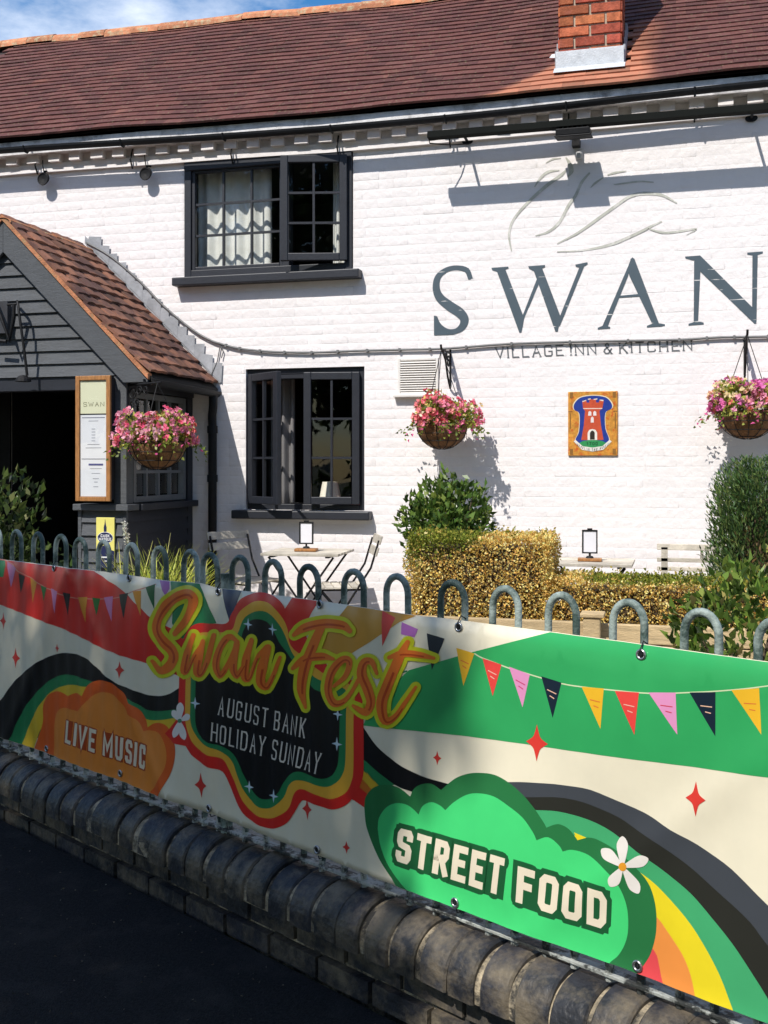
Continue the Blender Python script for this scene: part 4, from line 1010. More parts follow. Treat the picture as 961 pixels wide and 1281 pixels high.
# gutter, downpipe
gp = MB(); ang = np.linspace(math.pi, 2*math.pi, 8)
ys = [PF-.03, -.02]; ring = []
for y in ys:
    zc = 2.163+(-.018 if y > -.5 else 0)
    ring += [(px1-.005+.048*math.cos(a), y, zc+.046*math.sin(a)) for a in ang]+[(px1-.005+.041*math.cos(a), y, zc+.003+.039*math.sin(a)) for a in ang[::-1]]
gp.add(ring, [(k, (k+1) % 16, 16+(k+1) % 16, 16+k) for k in range(16)]+[tuple(range(16)), tuple(range(31, 15, -1))]); gp.build('gutter', m_black, pch)
MB().tube(cm3([(px1-.005, -.09, 2.12), (px1-.005, -.09, 2.03), (px1-.025, -.065, 1.94), (px1-.025, -.06, 1.86)])+[Vector((px1-.025, -.06, TZ))], .036, 12).build('downpipe', m_black, pch, smooth=True)
for z in (1.83, 1.42, .7): MB().lathe([(.036, -.03), (.044, -.03), (.044, .03), (.036, .03)], (px1-.025, -.06, z), 12).build('pipe_collar', m_black, pch)
# stepped lead flashing against the wall
fs_ = MB().add([(pxr, -.012, pzr+.07), (px1+.02, -.012, pze+.06), (px1+.02, -.012, pze+.0), (pxr, -.012, pzr+.0)], [(0, 1, 2, 3)])
fo = fs_.build('flashing', m_lead, pch)
nst = 15
for k in range(nst):
    t0 = .02+k/nst*.97; x = pxr+(px1-pxr)*t0; z = pzr+(pze-pzr)*t0
    MB().add([(x, -.016-.002*(k % 2), z+.03), (x+.13, -.016-.002*(k % 2), z-.09), (x+.13+random.uniform(0, .02), -.016-.002*(k % 2), z+.075+random.uniform(-.01, .01)), (x+.02, -.016-.002*(k % 2), z+.085)], [(0, 1, 2, 3)]).build('flashing_step', m_lead, fo)
# sign on the gable: standing black letters end, and a rod tracing a lamp arm's shadow
sn = thing('gable_sign', 'black standing letter on the porch gable cut off by the photo\'s edge', 'sign', loc=(-4.95, PF, 2.5))
def gp_(u, v, Y): return onY(u, v, Y)
MB().box(gp_(-40, 0, PF-.01).x, gp_(10, 0, PF-.01).x, PF-.018, PF+.03, gp_(0, 417, PF-.01).z, gp_(0, 377, PF-.01).z).build('backing', M('charcoal_plate', (.035, .036, .042), rough=.5), sn)
V1 = [gp_(-9, 372, PF-.06), gp_(1, 396, PF-.06), gp_(12, 426, PF-.06), gp_(17, 396, PF-.06), gp_(17.5, 381, PF-.06)]
MB().tube(V1, .015, 8).build('letter_stroke', m_iron, sn)
MB().tube([gp_(9, 381, PF-.06), gp_(23, 380, PF-.06)], .009, 8).build('letter_serif', m_iron, sn); MB().tube([gp_(-10, 425, PF-.06), gp_(8, 427, PF-.06)], .013, 8).build('letter_foot', m_iron, sn)
arm = thing('shadow_curve_rod', 'thin black curved rod standing in for a shadow on the porch gable boards', 'shadow rod', loc=(-4.8, PF, 2.3))
MB().tube(cm3([gp_(21, 379, PF+.02), gp_(22, 378, PF-.06), gp_(25, 400, PF-.085), gp_(30, 436, PF-.07), gp_(34, 470, PF-.05)]), .0105, 8).build('rod', m_iron, arm)  # solid rod laid along the curve of a cast shadow
MB().lathe([(0, .03), (.03, .025), (.055, .0), (.06, -.02), (.05, -.02), (0, .0)], tuple(gp_(29, 474, PF-.05)), 14).build('lamp_head', m_iron, arm)  # dark blob at the shadow's foot, built as a lamp head

# ------------------------------------------------------------------ menu case and round-topped poster on the porch
m_oak = M('honey_oak', (.34, .15, .045), rough=.5, var=.35, scale=9, bump=.25, stretch=(8, 8, 1.5))
mc = thing('menu_case', 'tall oak-framed glazed menu case on the porch post', 'menu case', loc=(-4.2, PY-.1, 1.25))
x0, x1, z0, z1 = -4.355, -4.065, 1.262, 2.197; yb, yf = PY-.005, PY-.1
MB().box(x0+.012, x1-.012, yf+.02, yb, z0+.012, z1-.012).build('back_box', m_slate, mc)
mb = MB(); framebox(mb, x0, x1, z0, z1, yf, yf+.024, .034); mb.build('frame', m_oak, mc, bevel=.004)
m_pap = M('white_paper', (.74, .73, .76), rough=.8, var=.03); m_crm = M('cream_card', (.72, .70, .50), rough=.8, var=.03)
MB().box(x0+.036, x1-.036, yf+.014, yf+.019, z0+.036, 1.905).build('menu_sheet', m_pap, mc)
MB().box(x0+.036, x1-.036, yf+.0135, yf+.0188, 1.915, z1-.036).build('header_card', m_crm, mc)
def cmap(a, b, off): return Vector((a, yf+.0128-off, b))
L, Wt = text('SWAN', cw=.75, gap=.35, th=.10, serif=.1)
q = quad((x0+.062, 2.0), (x1-.055, 2.0), (x0+.062, 1.968), (x1-.055, 1.968), Wt); m_ink = M('olive_ink', (.10, .09, .03), rough=.7); m_ink2 = M('grey_ink', (.20, .20, .25), rough=.7); m_blu = M('blue_ink', (.03, .04, .20), rough=.7)
for ch, st in L: flat('letter', [([q(*p) for p in v], f) for v, f in st], cmap, m_ink, mc, 0)
rows = [(1.885, .19, m_ink2, .006)]+[(1.86-.0, .08, m_ink2, .004)]+[(1.80-.022*i, .03, m_ink2, .004) for i in range(5)]+[(1.685, .10, m_ink2, .004), (1.66, .13, m_ink2, .004), (1.577, .20, m_ink2, .006), (1.535, .12, m_blu, .014), (1.505, .10, m_ink2, .003), (1.47, .07, m_ink2, .003), (1.43, .05, m_ink2, .004), (1.405, .03, m_ink2, .004), (1.37, .04, m_ink2, .004)]
for z, w_, mt, h in rows:
    xc = (x0+x1)/2+(.02 if z < 1.55 else 0); MB().box(xc-w_/2, xc+w_/2, yf+.0128, yf+.014, z-h/2, z+h/2).build('text_line', mt, mc)
MB().add([(x0+.036, yf+.009, z0+.036), (x1-.036, yf+.009, z0+.036), (x1-.036, yf+.009, z1-.036), (x0+.036, yf+.009, z1-.036)], [(0, 1, 2, 3)]).build('pane', GL, mc)
ps = thing('ale_plaque', 'yellow and navy ale award plaque on the porch\'s lower boards', 'plaque', loc=(-4.15, PY-.02, .8))
ax0, ax1, az0, az1 = -4.228, -4.075, .76, 1.138
MB().box(ax0, ax1, PY-.018, PY-.004, az0, az1).build('plate', M('pale_yellow_enamel', alb((245, 235, 130)), rough=.35, var=.05), ps, bevel=.003)
def amap(a, b, off): return Vector((ax0+a*(ax1-ax0), PY-.0185-off, az0+b*(az1-az0)))
m_nv = M('navy_enamel', (.015, .02, .07), rough=.35, var=.1); m_wh = M('white_enamel', (.75, .75, .74), rough=.4)
flat('spire', [poly([(.44, .60), (.42, .80), (.47, .88), (.5, .98), (.53, .88), (.58, .80), (.56, .60)])], amap, m_nv, ps, .0002)
flat('rim', [poly([(.5+.43*math.cos(a), .60+.115*math.sin(a)) for a in np.linspace(0, 2*math.pi, 29)[:-1]])], amap, m_wh, ps, .0004)
flat('oval', [poly([(.5+.41*math.cos(a), .60+.105*math.sin(a)) for a in np.linspace(0, 2*math.pi, 29)[:-1]])], amap, m_nv, ps, .0008)
flat('base', [poly([(0.01, .0), (0.01, .34), (.2, .36), (.38, .44), (.5, .46), (.62, .44), (.8, .36), (.99, .34), (.99, .0)])], amap, m_nv, ps, .0002)
for s_, qd in (('CASK', ((.26, .665), (.74, .665), (.26, .61), (.74, .61))), ('MARQUE', ((.16, .60), (.84, .60), (.16, .54), (.84, .54)))):
    L, Wt = text(s_, cw=.6, gap=.2, th=.2); q = quad(*qd, Wt)
    for ch, st in L: flat('letter', [([q(*p) for p in v], f) for v, f in st], amap, m_wh, ps, .0012)
flat('text_line', [poly([(.3, .2), (.85, .2), (.85, .225), (.3, .225)]), poly([(.45, .13), (.75, .13), (.75, .145), (.45, .145)])], amap, m_wh, ps, .0008)

# porch basket on scroll bracket
b1 = onY(197, 553, -1.32); bx_, bz_ = b1.x, 2.13
br = thing('basket_bracket', 'ornate black scroll bracket on the porch corner', 'bracket', loc=(xs_, PY, 1.9))
MB().tube([(xs_, PY+.03, bz_), (bx_+.03, -1.32, bz_)], .008, 7).build('arm', m_iron, br)
dv = (Vector((bx_, -1.32, 0))-Vector((xs_, PY+.03, 0))).normalized()
MB().tube([(xs_+.006, PY+.03, bz_+.02), (xs_+.006, PY+.03, bz_-.34)], .008, 7).build('wall_bar', m_iron, br)
for k, (d_, zz, r) in enumerate(((.06, -.06, .05), (.15, -.05, .04), (.24, -.045, .035), (.05, -.16, .04), (.04, -.25, .035), (.12, -.14, .03))):
    c = Vector((xs_, PY+.03, bz_+zz))+dv*d_; MB().tube(scroll(c, r, 1.5, dv, (0, 0, 1), sgn=1 if k % 2 else -1), .005, 6).build('scroll', m_iron, br)
basket((bx_, -1.32, b1.z), .205, 'basket of red and pink flowers with white tuft hung at the porch corner', PINK, (bx_, -1.32, bz_-.005))
# ------------------------------------------------------------------ boundary wall
bw = thing('boundary_wall', 'low wall of dark blue-grey bricks with rounded brick coping along the road', 'wall', loc=tuple(FP(0, 0, 0)))
def zb_(s): return .0125*s                         # the wall climbs a little to the right
m_blue = M('blue_engineering_brick', (.024, .0245, .029), rough=.5, var=.35, scale=16, bump=.6, bscale=45, piece=.35, hue=.03, grime=((.145, .118, .082), 7, .44, .64), spec=.3)
m_cmort = M('coping_mortar', (.34, .28, .19), rough=.95, var=.5, scale=25, bump=.9, bscale=70, grime=((.04, .036, .03), 12, .42, .56))
HWc = .115
def cprof(k=1.0):
    p = [(-HWc*k, .150), (-HWc*k, .185)]
    p += [(-HWc*k*math.cos(a), .185+(.283-.185)*(k if k == 1 else .93)*math.sin(a)) for a in np.linspace(.12, math.pi-.12, 19)]
    p += [(HWc*k, .185), (HWc*k, .150)]; return p
def cop_mesh(name, wdt, mat, k=1.0, bev=.006):
    pr = cprof(k); n_ = len(pr); mb = MB()
    def rg(s, kk): return [tuple(DF*s+NF*(a*kk)+Vector((0, 0, .15+(b-.15)*kk))) for a, b in pr]
    R4 = [rg(0, .95), rg(bev, 1), rg(wdt-bev, 1), rg(wdt, .95)]
    vs_ = [p for r in R4 for p in r]; fs = [tuple(range(n_)), tuple(range(4*n_-1, 3*n_-1, -1))]
    for q in range(3):
        for i in range(n_): fs.append((q*n_+i, q*n_+(i+1) % n_, (q+1)*n_+(i+1) % n_, (q+1)*n_+i))
    return mb.add(vs_, fs).mesh(name, mat)
cms = [cop_mesh('coping_brick', w_, m_blue) for w_ in (.090, .093, .097)]
s = -4.4
while s < 3.2:
    o = bpy.data.objects.new('coping_brick', random.choice(cms)); link(o); attach(o, bw); o.location = P0+DF*(s+random.uniform(-.002, .002))+Vector((0, 0, zb_(s)+random.gauss(0, .003)))+NF*random.gauss(0, .0025)
    o.rotation_euler = (random.gauss(0, .02), random.gauss(0, .02), random.gauss(0, .025)); s += .108
core = MB()
for (k, z0) in ((.925, 0),):
    pr = cprof(k); n_ = len(pr); R2 = []
    for s in (-4.42, 3.3): R2.append([tuple(FP(s, .15+(b-.15)*.93+zb_(s), a)) for a, b in pr])
    core.add(R2[0]+R2[1], [tuple(range(n_)), tuple(range(2*n_-1, n_-1, -1))]+[(i, (i+1) % n_, n_+(i+1) % n_, n_+i) for i in range(n_)])
cq = [FP(-4.42, -.05, -.06), FP(3.3, -.05, -.06), FP(3.3, -.05, .056), FP(-4.42, -.05, .056)]
core.add([tuple(p) for p in cq]+[tuple(p+Vector((0, 0, .20+zb_((p-P0).dot(DF))))) for p in cq], [(0, 1, 5, 4), (1, 2, 6, 5), (2, 3, 7, 6), (3, 0, 4, 7)])
core.build('mortar_core', m_cmort, bw)
bmw = MB()
for k in range(1):
    bmw.add([(0, 1, 0), (1, 1, 0), (1, 1, 1), (0, 1, 1), (.01, 0, .03), (.99, 0, .03), (.99, 0, .97), (.01, 0, .97)], [(4, 5, 6, 7), (0, 1, 5, 4), (1, 2, 6, 5), (2, 3, 7, 6), (3, 0, 4, 7)])
WB = bmw.mesh('brick', m_blue); rzF = math.atan2(DF.y, DF.x)
for c in range(2):
    s = -4.3+(.115 if c else 0)
    while s < 3.1:
        for face in (1, -1):
            o = bpy.data.objects.new('brick', WB); link(o); attach(o, bw)
            if face > 0: o.location = FP(s, -.004+c*.0775+zb_(s)+.004, .070+(0.012 if c == 0 else 0)+random.uniform(-.003, .003)); o.rotation_euler = (random.gauss(0, .01), random.gauss(0, .006), rzF)
            else: o.location = FP(s+.215, c*.0775+zb_(s), -.072); o.rotation_euler = (0, 0, rzF+math.pi)
            o.scale = (.216, .03, .066)
        s += .228
# moss and mortar droppings along the foot
# ------------------------------------------------------------------ hoop fence
fen = thing('hoop_fence', 'green-grey bow-top hoop railing standing on the low brick wall', 'fence', loc=tuple(FP(0, .3, 0)))
m_rail = M('peeling_green_grey_paint', (.05, .08, .07), rough=.55, var=.25, scale=30, bump=.4, bscale=90, grime=((.30, .36, .33), 7, .46, .60), spec=.3)
m_rail2 = M('flaking_white_rail_paint', (.34, .355, .33), rough=.6, var=.2, scale=20, bump=.6, bscale=80, grime=((.025, .027, .025), 14, .46, .54))
r = .0098; hw = .043
def hoop_mesh():
    pts = [Vector((-hw, 0, 0)), Vector((-hw, 0, .3)), Vector((-hw, 0, .86-hw*1.15))]
    pts += [Vector((-hw*math.cos(a), 0, .86-hw*1.15+hw*1.15*math.sin(a))) for a in np.linspace(0, math.pi, 13)[1:-1]]
    pts += [Vector((hw, 0, .86-hw*1.15)), Vector((hw, 0, .3)), Vector((hw, 0, 0))]
    return MB().tube(pts, r, 10).mesh('hoop', m_rail, smooth=True)
HM = hoop_mesh()
ss = [-2.5+.189*i for i in range(-8, 9)]+[-.846, -.70]+[-.501+.1875*i for i in range(0, 17)]
for s in ss:
    if s > 2.4: continue
    o = bpy.data.objects.new('hoop', HM); link(o); attach(o, fen)
    top = 1.212-.011*s; z0_ = .318+zb_(s)
    o.location = FP(s+random.gauss(0, .003), z0_, 0); o.rotation_euler = (random.gauss(0, .008), random.gauss(0, .008), rzF+random.gauss(0, .02)); o.scale = (1, 1, (top-z0_)/.86)
def flatbar(name, s0, s1, z0, z1, n0, n1, mat):
    mb = MB(); n_ = 30
    for i in range(n_+1):
        s = s0+(s1-s0)*i/n_; q = zb_(s)
        mb.v += [tuple(FP(s, z0+q, n0)), tuple(FP(s, z0+q, n1)), tuple(FP(s, z1+q, n1)), tuple(FP(s, z1+q, n0))]
    for i in range(n_):
        for j in range(4): mb.f.append((4*i+j, 4*i+(j+1) % 4, 4*i+4+(j+1) % 4, 4*i+4+j))
    mb.f += [(0, 1, 2, 3), (4*n_+3, 4*n_+2, 4*n_+1, 4*n_)]
    return mb.build(name, mat, fen, bevel=.002)
flatbar('bottom_rail', -4.2, 2.6, .297, .306, -.02, .016, m_rail2)
flatbar('top_rail', -4.2, 2.6, 1.035, 1.047, -.02, .02, m_rail)
for s in (-3.9, -.773, 1.42, 2.55): MB().tube([tuple(FP(s, .28+zb_(s), -.005)), tuple(FP(s, 1.16, -.005))], .017, 10).build('post', m_rail, fen)
for s in ss:
    if s < 2.4:
        for k in (-1, 1): MB().tube([tuple(FP(s+k*hw, .284+zb_(s), 0)), tuple(FP(s+k*hw, .33+zb_(s), 0))], .0108, 8).build('bar_foot', m_rail2, fen)

# ------------------------------------------------------------------ banner
ban = thing('festival_banner', 'colourful vinyl Swan Fest banner tied along the hoop railing', 'banner', loc=tuple(FP(0, .33, .02)))
TOPP = [(-75, 691), (0, 700), (66, 707.5), (115, 714), (157, 720), (208, 727), (245, 730), (268, 736.5), (300, 739), (364, 747), (433, 757), (520, 770), (600, 780.5), (684, 791), (775, 803), (870, 816), (961, 829), (1010, 836)]
BO = .036
TOPS = [onF(u, v, BO) for u, v in TOPP]
def ztop_(s):
    for (a, za), (b, zb2) in zip(TOPS, TOPS[1:]):
        if s <= b: return za+(zb2-za)*(s-a)/(b-a)
    return TOPS[-1][1]
EYES = [onF(u, v, BO) for u, v in ((-40, 701), (66, 711), (157, 724), (268, 741), (399, 756), (572, 785), (802, 819))]+[onF(u, v, BO) for u, v in ((-50, 909), (56, 937), (149, 968), (259, 1012), (397, 1063), (572, 1128), (797, 1209))]
def bdisp(s, z):
    d = .0020*math.cos(2*math.pi*(s+.501+hw)/.094)*(.35+.65/(1+math.exp((s-.1)*6)))
    d += .005*math.sin(1.9*s+.8)+.004*math.sin(4.3*s+2.6*z)+.0028*math.sin(9*s-7*z+1)
    for es, ez in EYES:
        dx, dz = s-es, z-ez; q = dx*dx*30+dz*dz*60
        if q < 6: d -= .006*math.exp(-q*2.2)
    # diagonal drag creases between ties
    d += .006*math.exp(-(((s+1.45)+.9*(z-.75))/.05)**2)+.005*math.exp(-(((s-1.05)-1.1*(z-.8))/.06)**2)+.005*math.exp(-(((s+2.2)-.7*(z-.5))/.05)**2)
    tz = ztop_(s)-z
    if tz < .05: d -= .013*((.05-tz)/.05)**2*(1 if s > .2 else .5)
    bz = z-(.325+zb_(s))
    if bz < .05: d += .004*((.05-bz)/.05)**2
    return d
GS, GZ = .0235, .04; _bd = {}
def bgrid(i, j):
    if (i, j) not in _bd: _bd[(i, j)] = bdisp(i*GS, j*GZ)
    return _bd[(i, j)]
def bmap(a, b, off):
    x, y = a/GS, b/GZ; i, j = math.floor(x+1e-6), math.floor(y+1e-6); fx, fy = x-i, y-j
    d00, d11 = bgrid(i, j), bgrid(i+1, j+1)
    if fx >= fy: d10 = bgrid(i+1, j); d = d00+(d10-d00)*fx+(d11-d10)*fy
    else: d01 = bgrid(i, j+1); d = d00+(d01-d00)*fy+(d11-d01)*fx
    return FP(a, b, BO+d+off)
def bnorm(p):
    s, z = (Vector(p)-P0).dot(DF), p[2]; e = .004
    return (NF-DF*((bdisp(s+e, z)-bdisp(s-e, z))/(2*e))-Vector((0, 0, 1))*((bdisp(s, z+e)-bdisp(s, z-e))/(2*e))).normalized()
def Bp(u, v): return onF(u, v, BO)
BB = lambda u: (u, 922+.373*u-.6)                 # along the bottom edge
def vinyl(name, c, k=.78):
    return M(name, alb(c, k), rough=.34, var=.06, scale=4, spec=.5, bump=.06, bscale=14)
CUT = (GS, GZ); LAY = .00016
def art(name, pts, c, layer, px=True):
    return flat(name, [poly([Bp(*p) for p in pts])], bmap, vinyl('vinyl_%d_%d_%d' % c, c), ban, layer*LAY, CUT, nfn=bnorm)
def arts(name, shapes, c, layer): return flat(name, [([Bp(*p) for p in v], f) for v, f in shapes], bmap, vinyl('vinyl_%d_%d_%d' % c, c), ban, layer*LAY, CUT, nfn=bnorm)
CREAM = (250, 240, 212); RED = (238, 48, 40); ORG = (252, 188, 62); GRN = (40, 138, 82); BLK = (14, 14, 18); FGRN = (54, 174, 98)
bottom = [BB(u) for u in (1010, 960, 900, 800, 700, 600, 500, 400, 300, 200, 100, 0, -75)]
sh = flat('sheet', [poly([Bp(*TOPP[i]), Bp(*TOPP[i+1]), Bp(TOPP[i+1][0], BB(TOPP[i+1][0])[1]+.6), Bp(TOPP[i][0], BB(TOPP[i][0])[1]+.6)]) for i in range(len(TOPP)-1)], bmap, vinyl('vinyl_cream', CREAM), ban, -.0007, CUT, step=0, nfn=bnorm)
md = sh.modifiers.new('thick', 'SOLIDIFY'); md.thickness = .0008; md.offset = 0
art('red_band', [(-75, 691.5), (0, 700.5), (115, 714.5), (150, 738), (188, 774), (235, 800), (235, 852), (185, 831), (150, 820), (112, 803), (75, 785), (0, 757), (-75, 728)], RED, 1)
art('green_corner', [(-20, 699), (4, 701.5), (6, 708), (3, 722), (-8, 722)], GRN, 2)
art('purple_stripe', [(196, 726), (208, 727.8), (209, 737), (205, 746), (201, 738)], (196, 120, 200), 1)
art('green_beam', [(209, 727.6), (244, 730.5), (268, 780), (240, 784), (225, 800), (212, 780), (214, 752)], GRN, 2)
art('navy_beam', [(272, 737), (300, 739.6), (296, 752), (290, 770), (285, 776)], (30, 45, 90), 2)
art('red_beam', [(365, 747.8), (397, 752.3), (388, 770), (375, 800), (345, 800), (357, 762)], RED, 2)
art('ochre_beam', [(433, 757.6), (520, 770.4), (501, 778), (472, 798), (442, 817), (395, 835), (405, 800), (425, 770)], (222, 160, 58), 2)
art('green_field', [(684, 791.6), (775, 803.6), (870, 816.6), (961, 829.6), (1010, 836.6), (1010, 980), (961, 972), (870, 959.5), (779, 948), (660, 931), (576, 920), (457, 907), (470, 880), (514, 838), (590, 816)], FGRN, 2)
# black swoosh on the left with its rainbow
out_l = cm([(-75, 925), (-40, 905), (0, 877), (15, 856), (35, 837), (55, 824), (77, 817), (100, 820), (117, 831), (135, 847), (160, 861), (185, 870), (205, 870), (224, 860)], 4)
in_l = cm([(224, 887), (200, 890), (185, 889), (172, 882), (150, 868), (130, 856), (110, 851), (85, 844), (65, 849), (45, 866), (27, 892), (13, 926)], 4)
art('black_swoosh', out_l+in_l+[BB(0), (-75, 893.4)], BLK, 3)
gi = cm([(224, 897), (200, 901), (180, 899), (150, 880), (125, 862), (105, 859), (85, 857), (62, 866), (42, 892), (27, 931)], 4)
art('green_arc', in_l[:-1]+[BB(12)]+[BB(26)]+gi[::-1], GRN, 4)
yi = cm([(224, 909), (200, 914), (175, 908), (130, 880), (100, 872), (80, 875), (65, 885), (50, 910), (40, 935)], 4)
art('yellow_arc', gi[:-1]+[BB(26)]+[BB(41)]+yi[::-1], (236, 196, 50), 4.5)
cl_o = cm([(41, 936), (51, 905), (52, 882), (60, 869), (72, 865), (84, 871)], 4)[:-1]+cm([(84, 871), (95, 867), (103, 871)], 4)[:-1]+cm([(103, 871), (110, 857), (125, 851), (142, 855), (155, 866), (161, 880)], 4)[:-1]+cm([(161, 880), (172, 887), (181, 899), (184, 910)], 4)[:-1]+cm([(184, 910), (192, 905), (205, 907), (215, 922), (219, 940), (216, 960), (207, 980), (200, 995)], 4)
art('orange_cloud', cl_o+[BB(200), BB(120), BB(41)], (244, 104, 36), 5)
cl_i = cm([(65, 945), (67, 900), (77, 886), (97, 890)], 4)[:-1]+cm([(97, 890), (112, 874), (127, 866), (142, 869), (155, 882), (160, 894)], 4)[:-1]+cm([(160, 894), (172, 902), (179, 915)], 4)[:-1]+cm([(179, 915), (187, 914), (200, 920), (207, 940), (206, 960), (197, 980), (189, 990)], 4)
art('orange_cloud_face', cl_i+[BB(188), BB(120), BB(66)], (252, 150, 60), 6)
def words(string, q4, cw, gap, th, c, layer, outline=None, serif=0., space=.45, name='letter'):
    L, Wt = text(string, cw, gap, th, serif, space)
    q = quad(*q4, Wt)
    if outline:
        oc, ow = outline
        L2, W2_ = text(string, cw, gap, th, 0, space)
        x = 0
        for ch in string:
            if ch == ' ': x += space; continue
            pl, w_ = G[ch]; w_ *= cw
            st = [stroke([(x+th/2+a*w_, th/2+b*(1-th)) for a, b in p], th+ow, p[0] == p[-1], cap=1) for p in pl]
            # plain backing under each letter so no background shows inside the outline
            st.append(poly([(x-ow*.3, -ow*.3), (x+w_+th+ow*.3, -ow*.3), (x+w_+th+ow*.3, 1+ow*.3), (x-ow*.3, 1+ow*.3)]))
            arts('letter_outline', [([q(*p) for p in v], f) for v, f in st], oc, layer); x += w_+th+gap
    for ch, st in L: arts(name, [([q(*p) for p in v], f) for v, f in st], c, layer+1)
words('LIVE MUSIC', ((82.5, 901), (184, 933), (80, 929), (181.5, 963.5)), .34, .13, .17, (252, 236, 205), 7, outline=((190, 74, 26), .12), space=.30)
# badge
blk = cm([(243, 852), (243, 885), (244, 907), (250, 922), (261, 930), (277, 934), (288, 942), (297, 955.5), (304, 972), (312, 988), (324, 999), (336, 1000), (347, 993), (354, 980), (363, 969), (374, 965), (388, 969), (404, 974), (417.5, 970), (424, 961), (427, 945), (428, 893), (428, 872), (395, 862), (372, 832), (353, 807), (346, 792), (338, 780), (326, 774.5), (313, 777), (305, 789), (299, 806), (275, 812), (250, 815), (243, 835)], 4, True)
grn = cm([(237, 850), (237, 877), (238, 904), (246, 923), (258, 934), (278, 942), (288, 953), (294, 969), (304, 991), (317, 1007), (331, 1012), (344, 1008), (355, 997), (361, 983), (371.5, 976), (388, 978.5), (407, 984), (421.5, 980), (431, 969), (435, 950), (435.6, 893), (434, 862), (400, 850), (380, 832), (368, 818), (361, 803), (353, 784.5), (342, 770), (326, 764), (307, 772), (298.6, 791), (288, 802), (260, 803), (243, 810), (237, 832)], 4, True)
org = cm([(229.5, 848), (229.5, 877), (230, 901), (235, 918), (244, 934), (258, 945), (277, 950), (283.6, 961), (290, 977), (301, 1001.5), (315, 1018), (334, 1024.5), (350, 1020), (362, 1010), (369, 993), (377, 987), (393, 992), (415, 999), (434, 992), (443, 977), (446, 958), (446, 899), (445, 860), (410, 845), (385, 825), (365, 807), (361, 787), (353, 770), (340, 756), (323.6, 751.6), (309, 757.5), (296.5, 770), (288, 789), (265, 791), (245, 793), (233, 806), (229.5, 830)], 4, True)
red = cm([(222, 848), (222, 905), (226, 925), (231, 933), (241.6, 947), (258, 960), (277, 966), (285, 983), (293, 1004), (306.6, 1023), (325.5, 1034), (342, 1036.7), (358, 1030), (370, 1015), (377, 1003), (383, 1001.5), (398.6, 1007), (417.5, 1012), (434, 1007), (448, 993), (456, 975), (458, 958), (458, 904), (456, 860), (420, 840), (395, 815), (380, 790), (362, 768), (353, 754), (342, 745), (326, 741), (313, 743), (299, 751), (288, 768), (282, 780), (262, 780.5), (242, 781), (228, 795), (222, 822)], 4, True)
art('red_tail', [(205, 918), (222, 898), (232, 934), (216, 930)], RED, 7)
art('red_tail', [(440, 998), (447, 1001), (461, 1012), (468, 999), (452, 983)], RED, 4)
art('orange_tail', [(450, 984), (467, 1000), (473, 991), (453, 971)], (222, 120, 40), 4)
art('yellow_tail', [(453, 972), (472, 992), (480, 985), (456, 960)], (236, 190, 50), 4)
art('green_tail', [(455, 961), (480, 986), (496, 981), (456, 944)], GRN, 4)
art('badge_red', red, RED, 8); art('badge_orange', org, ORG, 9); art('badge_green', grn, GRN, 10); art('badge_black', blk, BLK, 11)
for pts, c in (([(222, 862), (229, 862), (229, 901), (223, 906)], RED),): pass
words('AUGUST BANK', ((274.5, 871), (384, 899), (271.5, 894.5), (382, 923.5)), .30, .16, .085, (232, 222, 205), 12, serif=.055, space=.28)
words('HOLIDAY SUNDAY', ((264, 904), (405, 942), (262.5, 927), (400.5, 968.5)), .31, .16, .085, (232, 222, 205), 12, serif=.055, space=.28)
# right-hand swoosh and rainbow
up_r = cm([(560, 985), (600, 980), (640, 978), (673, 979), (707, 982), (740, 988), (773, 1002), (807, 1017), (840, 1038), (873, 1057), (907, 1080), (933, 1103), (960, 1130), (1010, 1178)], 3)
mid_r = cm([(560, 1000), (660, 997), (707, 998), (740, 1007), (773, 1022), (800, 1040), (840, 1067), (873, 1093), (907, 1123), (940, 1153), (960, 1180), (1010, 1240)], 3)
low_r = cm([(560, 1020), (640, 1012), (673, 1013), (700, 1015), (727, 1022), (757, 1035), (787, 1057), (813, 1077), (847, 1103), (873, 1127), (907, 1167), (933, 1203), (960, 1247), (979, 1287)], 3)
art('charcoal_swoosh', up_r+mid_r[::-1], (72, 76, 82), 3)
art('black_swoosh', mid_r+[BB(1010)]+[BB(980)]+low_r[:-1][::-1], (48, 48, 42), 3)
gy = cm([(640, 1040), (700, 1040), (760, 1062), (803, 1093), (830, 1117), (857, 1147), (880, 1180), (900, 1217), (918, 1264)], 3)
art('green_arc', low_r[:-1]+[BB(978), BB(918)]+gy[:-1][::-1], (74, 178, 116), 4)
yo = cm([(700, 1070), (780, 1110), (820, 1147), (833, 1163), (853, 1193), (864, 1220), (870, 1246)], 3)
art('yellow_arc', gy[:-1]+[BB(918), BB(870)]+yo[:-1][::-1], (250, 226, 44), 4)
orr = cm([(740, 1120), (790, 1160), (817, 1190), (823, 1207), (828, 1230)], 3)
art('orange_arc', yo[:-1]+[BB(870), BB(829)]+orr[:-1][::-1], (255, 158, 76), 4)
art('red_arc', orr[:-1]+[BB(829), BB(760), (740, 1160)], (242, 84, 88), 4)
bl_u = cm([(455, 905), (470, 927), (492, 949), (520, 966.5), (551, 977.5), (575, 983)], 4); bl_l = cm([(575, 1003), (545, 1000), (517, 990), (495, 980.6), (476, 965), (455, 947)], 4)
art('black_swoosh', bl_u+bl_l, BLK, 5)
